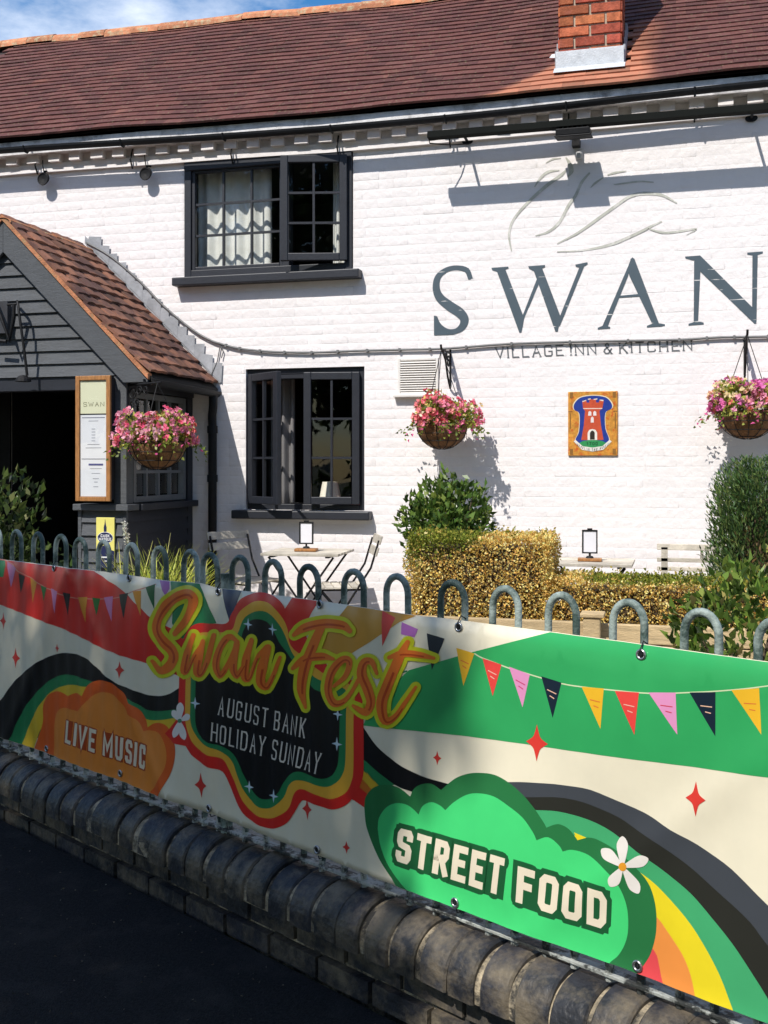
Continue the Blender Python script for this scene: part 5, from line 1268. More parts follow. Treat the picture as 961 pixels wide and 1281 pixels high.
co = cm([(458, 1009), (460, 996), (469.5, 985), (484, 981), (502, 985), (515, 996)], 4)[:-1]+cm([(515, 996), (519, 987), (528, 981), (541, 980), (553, 988)], 4)[:-1]+cm([(553, 988), (570, 974), (585, 968), (601, 966.5), (619, 969), (637, 978), (655.5, 994), (671, 1012), (681.5, 1028), (685, 1035)], 4)[:-1]+cm([(685, 1035), (694, 1031.5), (702, 1031), (713, 1037), (722, 1049)], 4)[:-1]+cm([(722, 1049), (740, 1048), (757, 1055), (780, 1070), (800, 1090), (813, 1110), (820, 1137), (820, 1167), (813, 1193), (803, 1210), (797, 1218)], 4)
cl2 = cm([(497, 1106), (481, 1082), (468, 1056), (460, 1033), (458, 1009)], 4)
art('dark_green_cloud', co+[BB(796), BB(700), BB(600), BB(498)]+cl2[1:-1], (46, 124, 70), 6)
ci = cm([(475, 1035.5), (477, 1022), (486, 1009), (499, 1004), (512.5, 1007), (525.5, 1018.5)], 4)[:-1]+cm([(525.5, 1018.5), (530.6, 1008), (541, 1003), (551.5, 1007), (559, 1013)], 4)[:-1]+cm([(559, 1013), (569.7, 1003), (585, 994), (601, 992), (619, 996), (637, 1007), (655.5, 1022.5), (668.5, 1040.6), (673, 1050.5)], 4)[:-1]+cm([(673, 1050.5), (687, 1047), (700, 1057), (705, 1065)], 4)[:-1]+cm([(705, 1065), (717, 1063), (737, 1070), (757, 1087), (773, 1107), (783, 1133), (785, 1157), (782, 1177), (773, 1195), (763, 1204)], 4)
ci2 = cm([(510, 1111), (489, 1085), (478.6, 1059), (475, 1035.5)], 4)
art('bright_green_cloud', ci+[BB(762), BB(650), BB(512)]+ci2[1:-1], (76, 226, 128), 7)
art('yellow_sliver', [(719, 1041), (734, 1048), (723, 1051)], (250, 226, 44), 7)
DGo = (34, 96, 56)
words('STREET', ((501, 1034.5), (634.5, 1073), (496, 1075.5), (629, 1120)), .36, .13, .20, (250, 236, 208), 8, outline=(DGo, .30))
words('FOOD', ((650, 1082.5), (760, 1117.5), (647, 1127.5), (757, 1164)), .42, .15, .21, (250, 236, 208), 8, outline=(DGo, .30))
# bunting
def pen(pts, c, dash=None):
    art('pennant', pts, c, 4)
    if dash:
        a, b, t = [Vector(p) for p in pts[:3]]; m = (a+b)/2
        for k, (f0, w0) in enumerate(((.30, .28), (.44, .14))):
            q = m.lerp(t, f0); d = (b-a).normalized(); arts('pennant_mark', [stroke([tuple(q-d*(b-a).length*w0*.8), tuple(q+d*(b-a).length*w0*.8+Vector((0, 2)))], 1.2)], dash, 6)
YP, RP, PP_, NP = (250, 194, 48), (244, 76, 70), (240, 158, 204), (26, 40, 56)
art('green_backdrop', [(505, 840), (512, 838), (512, 840), (505, 842)], GRN, 3)
arts('bunting_string', [stroke(cm([(593, 817.6), (604, 823.6), (636.6, 836), (677, 848), (703, 855), (728, 859), (757, 862), (812, 867), (864, 866), (916, 863), (961, 858), (1008, 851)], 3), 1.6)], (225, 235, 190), 3)
for pts, c, dsh in (([(571, 810.6), (593, 817.6), (580, 858)], YP, (235, 120, 60)), ([(603.6, 823.6), (627, 831.7), (616, 871)], RP, (250, 190, 170)), ([(636.6, 834), (662.6, 844), (653.6, 885)], PP_, (220, 70, 120)), ([(677.4, 846), (703, 854), (692, 898)], NP, (250, 200, 170)),
                ([(728.6, 858.8), (757, 861), (753, 911.5)], YP, (235, 120, 60)), ([(770.6, 864), (801, 866), (795.4, 919)], RP, (250, 190, 170)), ([(812.7, 866), (847, 866), (848.7, 918.7)], PP_, (220, 70, 90)), ([(864, 866), (896.7, 865.4), (896, 921)], NP, (250, 200, 170)), ([(916, 863), (950.6, 860.7), (953.7, 918.7)], YP, (235, 120, 60)), ([(966, 858), (1000, 854), (1004, 912)], RP, (250, 190, 170)),
                ([(478, 764), (495, 773), (480.7, 808)], RP, None), ([(504, 778), (524, 787), (520, 797), (504, 793)], (200, 120, 205), None), ([(535, 792), (556, 799), (542, 838)], NP, None)): pen(pts, c, dsh)
arts('bunting_string', [stroke(cm([(-40, 676+20), (5, 701), (22, 715), (37, 722), (52, 732), (67, 739), (87, 747), (107, 749), (125, 749.5), (147, 747.5), (164, 740), (181, 735), (192, 731)], 3), 1.1)], (235, 150, 130), 3)
OP, GP_, KP = (240, 160, 50), (40, 120, 50), (26, 24, 30)
for pts, c in (([(7.5, 702.5), (19, 711), (12.5, 735)], (226, 140, 190)), ([(22.5, 717.5), (31, 721), (25, 742)], KP), ([(37.5, 722.5), (47, 729), (41, 754)], OP), ([(51, 732.5), (59, 735), (55.5, 752)], GP_), ([(64, 736), (74, 740), (70, 767.5)], (226, 140, 190)), ([(79.5, 741), (89, 742.5), (85, 770)], KP), ([(99, 747), (109, 747), (107, 779)], OP), ([(115, 747.5), (124, 749), (120.5, 770)], GP_), ([(129, 747.5), (139.5, 746), (139, 777.5)], (226, 140, 190)), ([(147.5, 744), (157.5, 742), (154, 774)], KP), ([(164, 740), (174, 739), (174.5, 771)], OP), ([(180.5, 735), (191, 731), (191, 762.5)], (30, 110, 60))): pen(pts, c)
def star(u, v, w_, h_, c, layer, k=.26):
    pts = []
    for i in range(4):
        a0 = [(0, -h_), (w_, 0), (0, h_), (-w_, 0)]; p, q = a0[i], a0[(i+1) % 4]
        for t in np.linspace(0, 1, 6)[:-1]:
            f = 1-4*(1-k*1.6)*t*(1-t)*.62; pts.append((u+(p[0]*(1-t)+q[0]*t)*f+w_*.12*0, v+(p[1]*(1-t)+q[1]*t)*f+(p[0]*(1-t)+q[0]*t)*.12))
    art('star', pts, c, layer)
SR = (232, 66, 56)
for u, v, w_, h_ in ((672.5, 929, 14, 23), (871.5, 999, 13, 22), (548, 948, 5, 9), (434, 1060, 5, 8), (385, 1012, 6.5, 14), (249, 983, 7, 16), (20, 823, 5, 13), (3, 777, 4, 11), (71, 811, 2.6, 6), (150.5, 838, 5, 11)): star(u, v, w_, h_, SR, 4)
for u, v, k in ((311, 781, 1), (343, 787, 1), (243, 880, 1), (309.6, 985, 1), (342, 996, 1.1), (425.6, 893, 1), (425, 930, 1.1)):
    star(u, v, 6*k, 8*k, (215, 235, 245), 13, k=.02)
def daisy(c, tips, wd, cc, layer, cr_):
    for t in tips:
        a, b = Vector(c), Vector(t); d = b-a; n_ = Vector((-d.y, d.x)).normalized()*wd
        art('petal', cm([tuple(a), tuple(a+d*.35+n_*.7), tuple(a+d*.75+n_), tuple(b), tuple(a+d*.75-n_), tuple(a+d*.35-n_*.7)], 4, True), (250, 242, 232), layer+(tips.index(t) % 3))
    art('daisy_centre', [(c[0]+cr_*math.cos(q), c[1]+cr_*1.1*math.sin(q)) for q in np.linspace(0, 2*math.pi, 15)[:-1]], cc, layer+4)
daisy((780, 1084), [(779, 1046), (753, 1062), (764, 1109), (799, 1118), (812, 1074)], 7.2, (246, 166, 50), 10, 5)
daisy((224, 902), [(224, 879), (214, 889), (217, 923), (230, 926), (237, 895)], 4.2, (90, 150, 110), 14, 2.4)
# brush script
OC, OE = (252, 128, 44), (226, 226, 40)
script = [([(217, 793), (230, 776), (239, 755), (236, 745), (226, 744), (209, 755), (197, 774), (195, 789), (203, 803), (213, 814), (215, 824), (209, 834.5), (199, 839), (189, 827)], [7, 9, 12, 12, 12, 12, 11, 11, 12, 13, 13, 12, 9, 4]),
          ([(240, 795), (232, 818), (228, 839), (233, 838), (243, 818), (252, 803)], [6, 10, 9, 6, 5, 4]), ([(252, 803), (247, 825), (245, 841), (250, 843), (258, 828), (266, 795)], [7, 11, 9, 7, 8, 6]),
          ([(299, 803), (286, 797), (274, 813), (269.5, 832), (275, 845), (284, 834), (295, 808)], [5, 8, 10, 10, 8, 6, 5]), ([(297, 806), (292, 834), (297, 845), (305, 834), (310, 822)], [9, 11, 8, 5, 4]),
          ([(316, 801), (309, 824), (307, 847), (313, 847), (324, 822), (335, 809)], [7, 10, 9, 6, 5, 6]), ([(337, 810), (329, 836), (327, 853), (334, 859), (344, 843), (352, 822)], [9, 12, 11, 8, 6, 4]),
          ([(370, 794), (383, 785), (407, 780), (429, 782), (439.6, 789)], [5, 11, 12, 11, 7]), ([(404, 782), (392, 811), (383, 834), (378.5, 862), (383.5, 885)], [9, 13, 14, 11, 4]), ([(368, 836), (383, 824), (404, 821), (420, 824)], [5, 10, 10, 4]),
          ([(421, 858), (435, 845), (440, 828), (431, 825), (418, 840), (413, 862), (420, 878), (431, 878), (443, 866), (456, 843)], [4, 7, 9, 9, 11, 11, 10, 7, 5, 5]),
          ([(475.7, 842), (469, 828), (459, 828), (456, 843), (464, 862), (468, 878), (461, 890), (446, 882)], [4, 8, 10, 12, 13, 12, 10, 4]),
          ([(513, 803), (501, 827), (488, 858), (481.5, 880), (486, 901), (499, 895), (512, 876), (523, 859)], [6, 13, 13, 13, 10, 7, 5, 4]), ([(490, 822), (507, 817), (529, 819), (545, 823)], [5, 9, 8, 4])]
def wsm(ws, n_, m): return [ws[min(len(ws)-1, i//n_)]*(1-(i % n_)/n_)+ws[min(len(ws)-1, i//n_+1)]*((i % n_)/n_) for i in range(m)]
k_ = 0
for pts, ws in script:
    p = cm(pts, 5); w2 = wsm(ws, 5, len(p))
    # one continuous outline behind the brush strokes
    arts('script_outline', [stroke(p, [x+9.5 for x in w2], cap=1)], OE, 15+.22*k_); k_ += 1
for pts, ws in script:
    p = cm(pts, 5); w2 = wsm(ws, 5, len(p)); arts('script_stroke', [stroke(p, w2, cap=1)], OC, 19+.22*k_); k_ += 1
for pts, ws in script:
    p = cm(pts, 5); w2 = wsm(ws, 5, len(p)); h_ = max(4, len(p)//5)
    arts('script_shade', [stroke([(a+.8, b+1.2) for a, b in p[h_:-h_]], [x*.22 for x in w2[h_:-h_]])], (214, 78, 28), 19+.22*k_); k_ += 1
# eyelets
m_ring = M('steel_eyelet', (.45, .45, .46), rough=.3, metal=.9, var=.1); 
for es, ez in EYES:
    a = bmap(es, ez, .0035)
    MB().tube([a+DF*(.0105*math.cos(q))+Vector((0, 0, .0105*math.sin(q))) for q in np.linspace(0, 2*math.pi, 17)[:-1]], .0036, 6, closed=True).build('eyelet', m_ring, ban, smooth=True)
    MB().add([tuple(a+NF*.0008+DF*(.008*math.cos(q))+Vector((0, 0, .008*math.sin(q)))) for q in np.linspace(0, 2*math.pi, 13)[:-1]], [tuple(range(12))]).build('eyelet_hole', m_black, ban)
    MB().tube([a+NF*.003+DF*.004, a+NF*.004+Vector((0, 0, .012)), a+NF*-.01+Vector((0, 0, .03 if ez > .8 else -.03)), a+NF*-.03+Vector((0, 0, .02 if ez > .8 else -.03))], .0018, 5).build('cable_tie', m_black, ban)
# ------------------------------------------------------------------ plants behind the fence
LM = leaf_mat('leaf')
def hedge(label, x0, x1, y0, y1, z1, dens, seed, greenfn, name='box_hedge', z0=None):
    z0 = z0 or TZ+.15
    t = thing(name, label, 'hedge', loc=((x0+x1)/2, (y0+y1)/2, TZ))
    lx, ly, lz = x1-x0, y1-y0, z1-z0
    MB().box(x0+.06, x1-.06, y0+.06, y1-.06, TZ, z1-.06).build('branch_core', M('hedge_twigs', (.05, .032, .016), rough=.95, var=.5, scale=40, bump=1, bscale=60), t)
    areas = {'f': lx*lz, 't': lx*ly, 'l': ly*lz, 'r': ly*lz, 'b': lx*lz*.4}; Ps = []; Ns = []
    for f, a in areas.items():
        n = int(a*dens); u, v = NR.random(n), NR.random(n); dp = np.abs(NR.normal(0, .026, n))-.006
        lump = .011*np.sin(u*lx*9+seed)*np.sin(v*8+seed)+.009*np.sin(u*lx*23+v*17)
        dp = dp-lump
        if f == 'f': P = np.stack([x0+u*lx, y0+dp, z0+v*lz], 1); N = [0, -1, .35]
        elif f == 'b': P = np.stack([x0+u*lx, y1-dp, z0+v*lz], 1); N = [0, 1, .3]
        elif f == 't': P = np.stack([x0+u*lx, y0+v*ly, z1-dp], 1); N = [0, -.1, 1]
        elif f == 'l': P = np.stack([x0+dp, y0+u*ly, z0+v*lz], 1); N = [-1, 0, .3]
        else: P = np.stack([x1-dp, y0+u*ly, z0+v*lz], 1); N = [1, 0, .3]
        Ps.append(P); Ns.append(np.tile(np.array(N, float), (n, 1)))
    P = np.concatenate(Ps); N = np.concatenate(Ns); n = len(P)
    gm_ = greenfn(P)+NR.normal(0, .16, n)+.18*np.sin(P[:, 0]*13+seed)*np.sin(P[:, 2]*15)
    brown = pick([(.86, .64, .19, 3.5), (.76, .49, .13, 2.5), (.90, .78, .34, 2.5), (.48, .27, .08, .8)], n); green = pick([(.18, .22, .025, 3), (.27, .30, .035, 2), (.11, .14, .018, 2), (.38, .34, .06, 1)], n)
    C = np.where((gm_ > .5)[:, None], green, brown)
    g_ = leaves(P, N, .018, .0125, C, jitter=.8); raw_obj('foliage', raw_mesh('foliage', *g_[:2], leaf_mat('dry_leaf', .85, .3), g_[2]), t)
    # loose shoots along the clipped top edge
    n = int(lx*60); P = np.stack([x0+NR.random(n)*lx, y0+NR.random(n)*ly, np.full(n, z1)], 1); parts = []
    for k in range(4): parts.append(leaves(P+np.array([0, 0, .012*k])+NR.normal(0, .004, P.shape), np.tile([0, 0, 1.], (n, 1)), .022, .013, pick([(.50, .38, .08, 2), (.22, .24, .03, 2)], n), jitter=.8))
    V, F, C = merge(*parts); tag(raw_obj('loose_shoots', raw_mesh('loose_shoots', V, F, LM, C), t), kind='stuff')
    return t
hedge('taller block of scorched brown and yellow hedge before the white wall', -1.505, -.705, -2.40, -1.93, 1.118, 14000, 1.3, lambda P: np.clip(.9-(-P[:, 0]-.75)*-.0-((1.118-P[:, 2])/.24)-np.clip((P[:, 0]+1.22)/.25, 0, 1)*.9, -1, 1))
hedge('long low hedge, brown in front and green along its clipped top', -.70, 1.25, -2.37, -1.95, .892, 13500, 4.1, lambda P: np.clip(1.0-(.90-P[:, 2])/.05-np.clip((-.45-P[:, 0])/.15, 0, 1), -1, 1))
# timber bed edging
m_tim = M('pale_weathered_timber', (.50, .37, .20), rough=.8, var=.3, scale=6, bump=.5, bscale=30, stretch=(1.5, 8, 14), piece=.12)
bed = thing('timber_bed_edge', 'pale timber boards edging the planting bed below the hedges', 'edging', loc=(-.5, -2.62, TZ))
for x0, x1, zt in ((-1.62, -.47, .70), (-.462, .9, .695), (.905, 1.6, .69)): MB().box(x0, x1, -2.64, -2.60, zt-.10, zt).build('board', m_tim, bed, bevel=.006)
for x0, x1, zt in ((-1.62, -.2, .592), (-.195, 1.6, .588)): MB().box(x0, x1, -2.638, -2.602, zt-.2, zt).build('board', m_tim, bed, bevel=.006)
for x, zt in ((-.44, .735), (.85, .71), (-1.58, .72)): MB().box(x-.045, x+.045, -2.72, -2.645, TZ, zt).build('post', m_tim, bed, bevel=.008)
MB().box(-.50, -.375, -2.73, -2.60, .736, .758).build('post_cap', m_tim, bed, bevel=.006)
soil = MB().box(-1.6, 1.6, -2.598, -1.7, TZ, .60).build('bed_soil', M('dark_soil', (.05, .035, .02), rough=.95, var=.4, scale=30, bump=.9, bscale=60)); tag(soil, kind='structure')

def shrub(name, label, c, rx, ry, rz, n, L, W, pal, cat='shrub', stems=7, jitter=.55, zmin=TZ, lump=.2, droop=.1, k0=.45, flat_=.5, ph=0.):
    t = thing(name, label, cat, loc=(c[0], c[1], zmin))
    d = unit(NR.normal(0, 1, (n, 3))); rr = NR.uniform(k0, 1, (n, 1))**.6
    lm = 1+lump*np.sin(d[:, :1]*6+ph)*np.sin(d[:, 2:]*5+ph*2)+lump*.7*np.sin(d[:, 1:2]*9+d[:, 2:]*7+ph)
    P = np.array(c)+d*rr*lm*np.array([rx, ry, rz]); ok = P[:, 2] > zmin+.02; P, d = P[ok], d[ok]
    # leaves sit in sprays round common twigs
    K = max(12, len(P)//9); tw = P[NR.choice(len(P), K)]; own = np.argmin(((P[:, None, :]-tw[None])**2).sum(2), 1) if len(P)*K < 8e6 else NR.integers(0, K, len(P))
    P = P*.55+tw[own]*.45+NR.normal(0, L*.25, P.shape)
    N = unit(P-np.array([c[0], c[1], c[2]-rz*.4]))*.8+np.array([0, 0, flat_])
    g_ = leaves(P, N, L, W, pick(pal, len(P)), jitter=jitter, droop=droop); raw_obj('foliage', raw_mesh('foliage', *g_[:2], leaf_mat('glossy_leaf', .33, .3), g_[2]), t)
    st = MB()
    for k in range(stems):
        q = tw[NR.integers(0, K)]; b = Vector((c[0]+random.uniform(-.06, .06), c[1]+random.uniform(-.06, .06), zmin)); m_ = b.lerp(Vector(q), .5)+Vector((random.uniform(-.05, .05), random.uniform(-.05, .05), .06)); st.tube([b, m_, Vector(q)], [.012, .008, .004], 6)
    st.build('stems', M('shrub_bark', (.09, .065, .04), rough=.9, var=.3, scale=40, bump=.5), t); return t
GRL = [(.075, .145, .028, 3), (.13, .21, .04, 3), (.22, .29, .06, 1.6), (.045, .085, .018, 1.6)]
shrub('laurel_bush', 'rounded glossy green bush behind the taller hedge block', (-1.50, -1.35, 1.12), .30, .26, .33, 3200, .055, .028, GRL, stems=9, ph=1., k0=.15, lump=.13)
shrub('broadleaf_shrub', 'broad-leaved green shrub against the hoops at the right edge', (.32, -3.55, .78), .36, .24, .34, 1500, .062, .030, [(.09, .16, .025, 3), (.16, .24, .04, 3), (.30, .36, .09, 1.6), (.05, .09, .015, 1.6), (.46, .36, .12, .5)], stems=10, ph=2.2)
shrub('dark_shrub', 'loose dark green shrub in front of the porch doorway', (-4.22, -2.75, .92), .52, .40, .58, 5200, .07, .032, [(.05, .085, .022, 3), (.085, .12, .03, 2), (.03, .05, .012, 2), (.16, .17, .06, .6)], stems=12, ph=.4, lump=.22, k0=.15)
shrub('dark_shrub', 'low leafy shrub hugging the hoops beside the porch post', (-3.62, -2.65, .66), .26, .22, .30, 520, .055, .026, [(.06, .10, .025, 3), (.09, .13, .03, 2), (.03, .05, .012, 2)], stems=8, ph=3.4, lump=.3)
# tall upright conifer
cf = thing('tall_conifer', 'tall dense upright dark green conifer at the right edge by the wall', 'conifer', loc=(.55, -1.0, TZ))
n = 42000; xx = NR.uniform(-1, 1, n); yy = NR.uniform(-1, 1, n); zz = NR.random(n)
ok = (xx**2+yy**2 < 1); xx, yy, zz = xx[ok], yy[ok], zz[ok]; rr = np.sqrt(xx**2+yy**2); keep = rr > .45; xx, yy, zz = xx[keep], yy[keep], zz[keep]
a = np.arctan2(yy, xx); prof_ = .385*(1-.12*np.abs(zz-.45)*2-.35*np.clip((zz-.86)/.14, 0, 1)**2)*(1+.07*np.sin(a*7+zz*9)+.06*np.sin(a*13-zz*15))
P = np.stack([.56+xx*prof_, -1.0+yy*prof_*.85, TZ+.15+zz*(1.15+.08*np.sin(a*5))], 1)
N = np.stack([xx*.55, yy*.55, np.full(len(xx), 1.0)], 1)
inb = np.clip((P[:, 0]-.32)/.25, 0, 1)*np.clip((1.25-P[:, 2])/.5, 0, 1)*np.clip(-yy, 0, 1)
C = np.where((NR.random(len(P)) < inb*.55)[:, None], pick([(.20, .13, .05, 2), (.26, .18, .08, 1)], len(P)), pick([(.07, .14, .04, 3), (.12, .19, .05, 2), (.19, .24, .07, 1.2), (.04, .075, .03, 1.5)], len(P)))
g_ = leaves(P, N, .045, .011, C, jitter=.35); raw_obj('foliage', raw_mesh('foliage', *g_[:2], LM, g_[2]), cf)
tk = MB().tube([(.56, -1, TZ), (.56, -1, TZ+.7), (.55, -1, 1.2)], [.05, .035, .012], 8)
for k in range(22):
    q = random.uniform(0, 6.28); z = random.uniform(.25, .9); tk.tube([(.56, -1, z), (.56+.12*math.cos(q), -1+.1*math.sin(q), z+.2), (.56+.22*math.cos(q), -1+.19*math.sin(q), z+.55)], [.014, .009, .004], 5)
tk.build('trunk', M('conifer_bark', (.10, .065, .04), rough=.9, var=.3), cf)
MB().lathe([(.02, .0), (.2, .05), (.21, .6), (.14, .98), (0, 1.05)], (.56, -1, TZ+.1), 12).build('inner_twigs', M('hedge_twigs', (.05, .032, .016)), cf)
# grasses and flower spike
gt = thing('grass_clump', 'sunlit yellow-green strappy grass clump behind the railing by the porch', 'grass clump', loc=(-3.15, -2.15, TZ))
V = []; F = []; C = []
for k in range(520):
    a = random.uniform(0, 2*math.pi); b = Vector((-3.19+random.gauss(0, .11), -2.15+random.gauss(0, .09), TZ+.06)); L_ = random.uniform(.52, .86); d = Vector((math.cos(a), math.sin(a), 0)); s_ = Vector((-d.y, d.x, 0))*random.uniform(.006, .012); c = pick([(.42, .44, .05, 2), (.55, .55, .12, 2), (.22, .30, .04, 1)], 1)[0]; sp = random.uniform(.3, .7)
    pts = [b+d*(L_*sp*t*t*.9)+Vector((0, 0, L_*(t*1.15-.62*sp*t*t))) for t in (0, .35, .7, 1)]
    for i in range(3):
        j = len(V); w0, w1 = (1-i/3.2), (1-(i+1)/3.2); V += [pts[i]-s_*w0, pts[i]+s_*w0, pts[i+1]+s_*w1, pts[i+1]-s_*w1]; F.append([j, j+1, j+2, j+3]); C.append(c)
raw_obj('blades', raw_mesh('blades', np.array([tuple(v) for v in V]), np.array(F), LM, np.array(C)), gt)
fp = MB().tube([(-3.28, -2.2, TZ), (-3.36, -2.2, .85), (-3.42, -2.2, 1.12)], .004, 5); fp.build('flower_stalk', M('straw_stalk', (.35, .33, .15)), gt)
n = 160; t_ = NR.random(n); P = np.stack([-3.395-.03*t_, np.full(n, -2.2), 1.0+.17*t_], 1)+NR.normal(0, .006, (n, 3)); g_ = leaves(P, NR.normal(0, 1, (n, 3)), .018, .010, pick([(.72, .70, .60, 2), (.55, .55, .45, 1)], n)); raw_obj('flower_spike', raw_mesh('flower_spike', *g_[:2], LM, g_[2]), gt)

# ------------------------------------------------------------------ terrace furniture
m_wood = M('bleached_grey_wood', (.46, .42, .35), rough=.85, var=.3, scale=9, bump=.5, bscale=40, piece=.2)
def place(t, loc, rz):
    return lambda p: Matrix.Rotation(rz, 3, 'Z')@Vector(p)+Vector(loc)
def table(label, loc, rz, L_=.60, Wd=.56, h=.70):
    t = thing('bistro_table', label, 'table', 'folding bistro tables on the terrace', loc=loc); T = place(t, loc, rz); n_ = 6
    for k in range(n_):
        y0 = -Wd/2+k*Wd/n_+.006; MB().box(-L_/2, L_/2, y0, y0+Wd/n_-.014, h-.02, h, T).build('slat', m_wood, t, bevel=.003)
    for x in (-L_*.36, L_*.36): MB().box(x-.015, x+.015, -Wd/2+.01, Wd/2-.01, h-.032, h-.021, T).build('batten', m_iron, t)
    for y in (-Wd*.40, Wd*.40):
        MB().tube([T((-L_*.42, y, h-.03)), T((L_*.38, y*.92, 0))], .0085, 7).build('leg', m_iron, t); MB().tube([T((L_*.42, y*.97, h-.03)), T((-L_*.38, y*.9, 0))], .0085, 7).build('leg', m_iron, t)
    for x in (-L_*.3, L_*.3): MB().tube([T((x, -Wd*.38, .10)), T((x, Wd*.38, .10))], .007, 6).build('stretcher', m_iron, t)
    return t
def chair(label, loc, rz):
    t = thing('folding_chair', label, 'chair', 'folding bistro chairs', loc=loc); T = place(t, loc, rz); w_ = .19
    for s_ in (-1, 1):
        MB().tube([T((-.25, s_*w_, .80)), T((-.19, s_*w_, .60)), T((.20, s_*w_, 0))], .0085, 7).build('leg', m_iron, t)
        MB().tube([T((.17, s_*(w_-.022), .43)), T((-.20, s_*(w_-.022), 0))], .0085, 7).build('leg', m_iron, t)
        MB().tube([T((-.16, s_*(w_-.03), .44)), T((.20, s_*(w_-.03), .44))], .008, 7).build('seat_rail', m_iron, t)
    for k in range(6): MB().box(-.17+k*.063, -.115+k*.063, -w_-.005, w_+.005, .449, .465, T).build('seat_slat', m_wood, t, bevel=.003)
    for z, x in ((.715, -.236), (.80, -.262)):
        Tb = lambda p, x=x, z=z: T((x+p[0]*.95+p[2]*-.29, p[1], z+p[2]*.95))
        MB().box(-.008, .008, -w_-.02, w_+.02, -.032, .032, Tb).build('back_slat', m_wood, t, bevel=.003)
    for z in (.12,): MB().tube([T((.125, -w_, z)), T((.125, w_, z))], .007, 6).build('stretcher', m_iron, t)
    return t
tx = onY(386, 688, -.55); table('wooden bistro table between two chairs under the lower window', (tx.x, -.55, TZ-.03), rad(4))
chair('folding chair in the porch\'s shadow left of the bistro table', (-3.27, -.50, TZ-.03), rad(-28))
chair('sunlit folding chair right of the bistro table below the lower window', (-2.42, -.75, TZ-.02), rad(203))
tx2 = onY(738, 703, -.5); table('wooden table against the white wall behind the low hedge', (tx2.x, -.5, TZ-.07), rad(0), .62, .55, .71)
bn = thing('slatted_bench', 'pale slatted wooden bench back showing above the low hedge', 'bench', loc=(.15, -.42, TZ))
bx0 = onY(822, 690, -.40).x
for z, w_ in ((.92, .045), (.835, .03), (.77, .03)): MB().box(bx0, bx0+1.1, -.40, -.38, z, z+w_).build('back_rail', m_wood, bn, bevel=.004)
for k in range(17): MB().box(bx0+.30+k*.042, bx0+.322+k*.042, -.396, -.384, .865, .92).build('back_slat', m_wood, bn)
for k in range(4): MB().box(bx0+.02, bx0+1.08, -.78+k*.095, -.70+k*.095, .60, .62).build('seat_slat', m_wood, bn, bevel=.003)
for x in (bx0+.03, bx0+1.04):
    MB().box(x, x+.045, -.40, -.355, TZ, .94).build('leg', m_wood, bn); MB().box(x, x+.045, -.78, -.735, TZ, .60).build('leg', m_wood, bn); MB().box(x, x+.045, -.735, -.40, .56, .598).build('seat_rail', m_wood, bn)
def menu(label, x, y, z, rz=0.):
    t = thing('menu_stand', label, 'menu stand', 'table menu stands', loc=(x, y, z)); T = place(t, (x, y, z), rz)
    MB().box(-.085, .085, -.045, .045, 0, .022, T).build('wooden_base', m_oak, t, bevel=.004)
    MB().tube([T((0, 0, .02)), T((0, 0, .06))], .008, 8).build('stem', m_iron, t); MB().lathe([(0, .022), (.03, .022), (.022, .036), (0, .04)], (x, y, z), 12).build('stem_foot', m_iron, t)
    mb = MB(); framebox(mb, -.055, .055, .055, .225, -.008, .008, .010, T); mb.build('frame', m_iron, t)
    MB().box(-.045, .045, -.003, .003, .065, .215, T).build('menu_card', m_pap, t); MB().box(-.018, .018, -.01, .01, .224, .236, T).build('clip', m_iron, t)
menu('menu stand on the bistro table under the lower window', onY(386, 680, -.55).x, -.60, TZ+.671, rad(6))
menu('menu stand on the table behind the low hedge', onY(738, 690, -.55).x, -.55, TZ+.641, rad(4))
# white lampshade seen inside the bar
lp = thing('table_lamp', 'small cream lamp just inside the lower window', 'lamp', loc=(-2.86, .30, 1.0))
MB().lathe([(.10, 0), (.065, .17), (.06, .17), (.095, .0)], (-2.86, .30, 1.22), 18).build('lamp_shade', M('cream_shade', (.75, .70, .58), rough=.8), lp); MB().tube([(-2.86, .3, 1.0), (-2.86, .3, 1.25)], .012, 8).build('stem', m_iron, lp)

# ------------------------------------------------------------------ tree across the road behind the viewer, which shades road and railing
tr = thing('roadside_tree', 'large leafy tree across the road that shades the left of the banner', 'tree', loc=(-5.2, -12.2, 0))
def shade_pt(xp, zp, Y):                          # follow a sun ray from the plane through the viewpoint to depth Y
    k = (Y-CY)/SUN.y; return Vector((xp+SUN.x*k, Y, zp+SUN.z*k))
m_bark = M('oak_bark', (.10, .075, .05), rough=.95, var=.4, scale=12, bump=1, bscale=25)
trunk = MB().tube(cm3([(-5.2, -12.2, -.05), (-5.1, -12.15, 2), (-5.25, -12.1, 4.5), (-5.3, -12.0, 7.5), (-5.2, -11.9, 10)]), [.30, .27, .26, .25, .25, .24, .24, .24, .23, .23, .22, .21, .21, .2, .19, .18, .17, .16, .15, .14, .13, .11, .09, .07, .05], 12)
xs2 = []
spots = [(-7.9+(k % 9)*.62+random.uniform(-.2, .2), 1.9+(k//9)*.8+random.uniform(-.25, .25)) for k in range(52)]
spots += [(-2.19+random.uniform(-.06, .03)-(.12 if 3.8 < z < 4.4 else 0), z) for z in np.arange(2.0, 6.6, .36)]+[(-1.85, 3.15), (-1.6, 2.7), (-2.05, 3.4), (-1.3, 2.2), (-1.66, 4.72), (-2.1, 5.3)]
rad_ = [.62]*52+[.5]*(len(spots)-52-6)+[.4, .45, .36, .5, .20, .4]
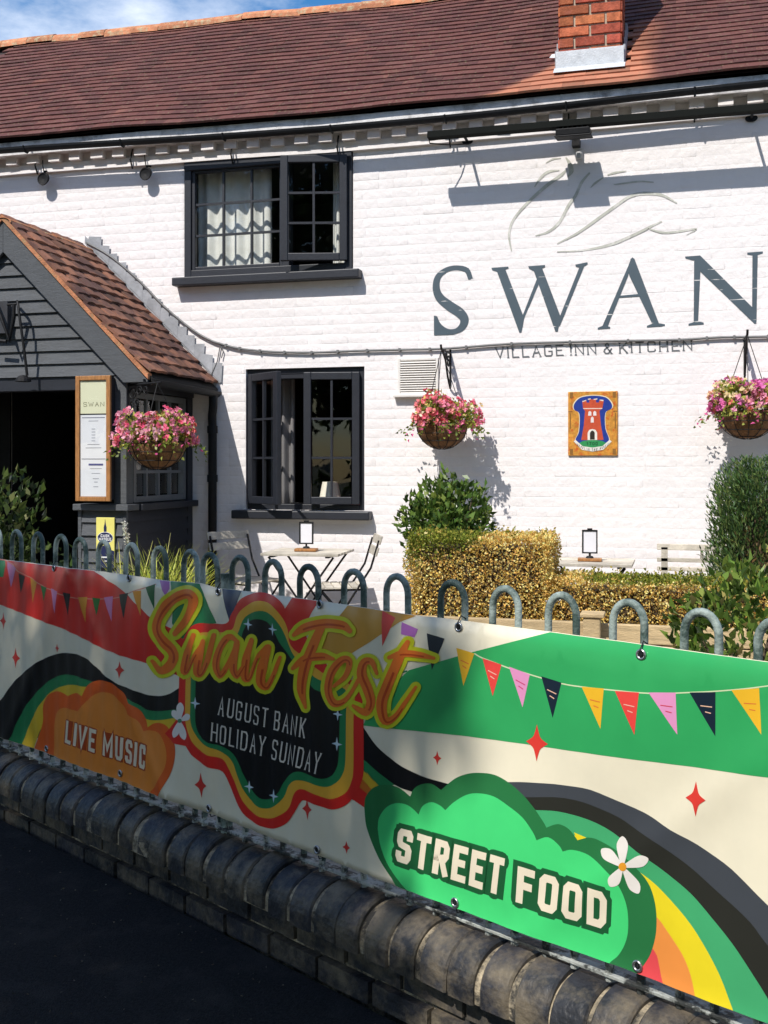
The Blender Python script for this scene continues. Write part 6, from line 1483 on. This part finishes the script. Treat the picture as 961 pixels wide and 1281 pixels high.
for (xp, zp), q in zip(spots, rad_):
    c = shade_pt(xp, zp, random.uniform(-12.9, -10.6)); xs2.append((c, q))
    trunk.tube(cm3([(-5.2, -12.1, max(2.5, c.z-2.2)), tuple(Vector((-5.2, -12.1, c.z-1.2)).lerp(c, .5)), tuple(c)], 3), [.07, .065, .06, .05, .04, .03, .02], 6, caps=False)
trunk.build('trunk', m_bark, tr, smooth=True); P = []
for c, q in xs2:
    n = int(900*q*q); d = unit(NR.normal(0, 1, (n, 3))); P.append(np.array(c)+d*(NR.random((n, 1))**.4)*np.array([q, q, q*.85]))
TGR = [(.05, .10, .02, 2), (.08, .14, .03, 2), (.03, .06, .015, 1)]
P = np.concatenate(P); g_ = leaves(P, NR.normal(0, 1, P.shape)+np.array([0, 0, .3]), .17, .12, pick(TGR, len(P)), jitter=.5)
raw_obj('crown', raw_mesh('crown', *g_[:2], leaf_mat('glossy_leaf', .33, .3), g_[2]), tr)
# unseen lower trees across the road, added to block low sky light
for k, (x, y, h, r, lb) in enumerate(((-13.6, -14.2, 10.2, 3.0, 'unseen bushy tree added to block sky light next along left of the tall shade tree'), (-1.0, -14.6, 9.8, 2.9, 'unseen rounded tree added to block sky light opposite the lettering'), (4.0, -14.8, 10.2, 3.0, 'unseen rounded tree added to block sky light opposite the chimney'), (9.2, -14.4, 10.2, 3.2, 'unseen bushy tree added to block sky light furthest right'), (-19.5, -11.5, 9.5, 3.4, 'unseen bushy tree added to block sky light at the far left end'), (-7.6, -16.0, 9.0, 2.8, 'unseen rounded tree added to block sky light just behind the tall shade tree'))):
    t = thing('roadside_tree', lb, 'tree', loc=(x, y, 0)); tk = MB().tube(cm3([(x, y, -.05), (x+.1, y, 2), (x, y+.1, h*.75)]), [.26]*5+[.2]*4+[.12]*4, 10); P = []
    for j in range(34):
        d = Vector((random.gauss(0, 1), random.gauss(0, 1), random.gauss(0, .8))).normalized()*random.uniform(.3, 1)
        c = Vector((x+d.x*r*.95, y+d.y*r*.7, h*.52+d.z*h*.42)); tk.tube([(x, y, max(1.2, c.z-1.4)), tuple(Vector((x, y, c.z-.6)).lerp(c, .5)), tuple(c)], [.06, .04, .02], 6, caps=False)
        n = 190; dd = unit(NR.normal(0, 1, (n, 3))); P.append(np.array(c)+dd*(NR.random((n, 1))**.4)*.95)
    tk.build('trunk', m_bark, t, smooth=True); P = np.concatenate(P); g_ = leaves(P, NR.normal(0, 1, P.shape), .27, .19, pick(TGR, len(P)), jitter=.5)
    raw_obj('crown', raw_mesh('crown', *g_[:2], leaf_mat('glossy_leaf', .33, .3), g_[2]), t)
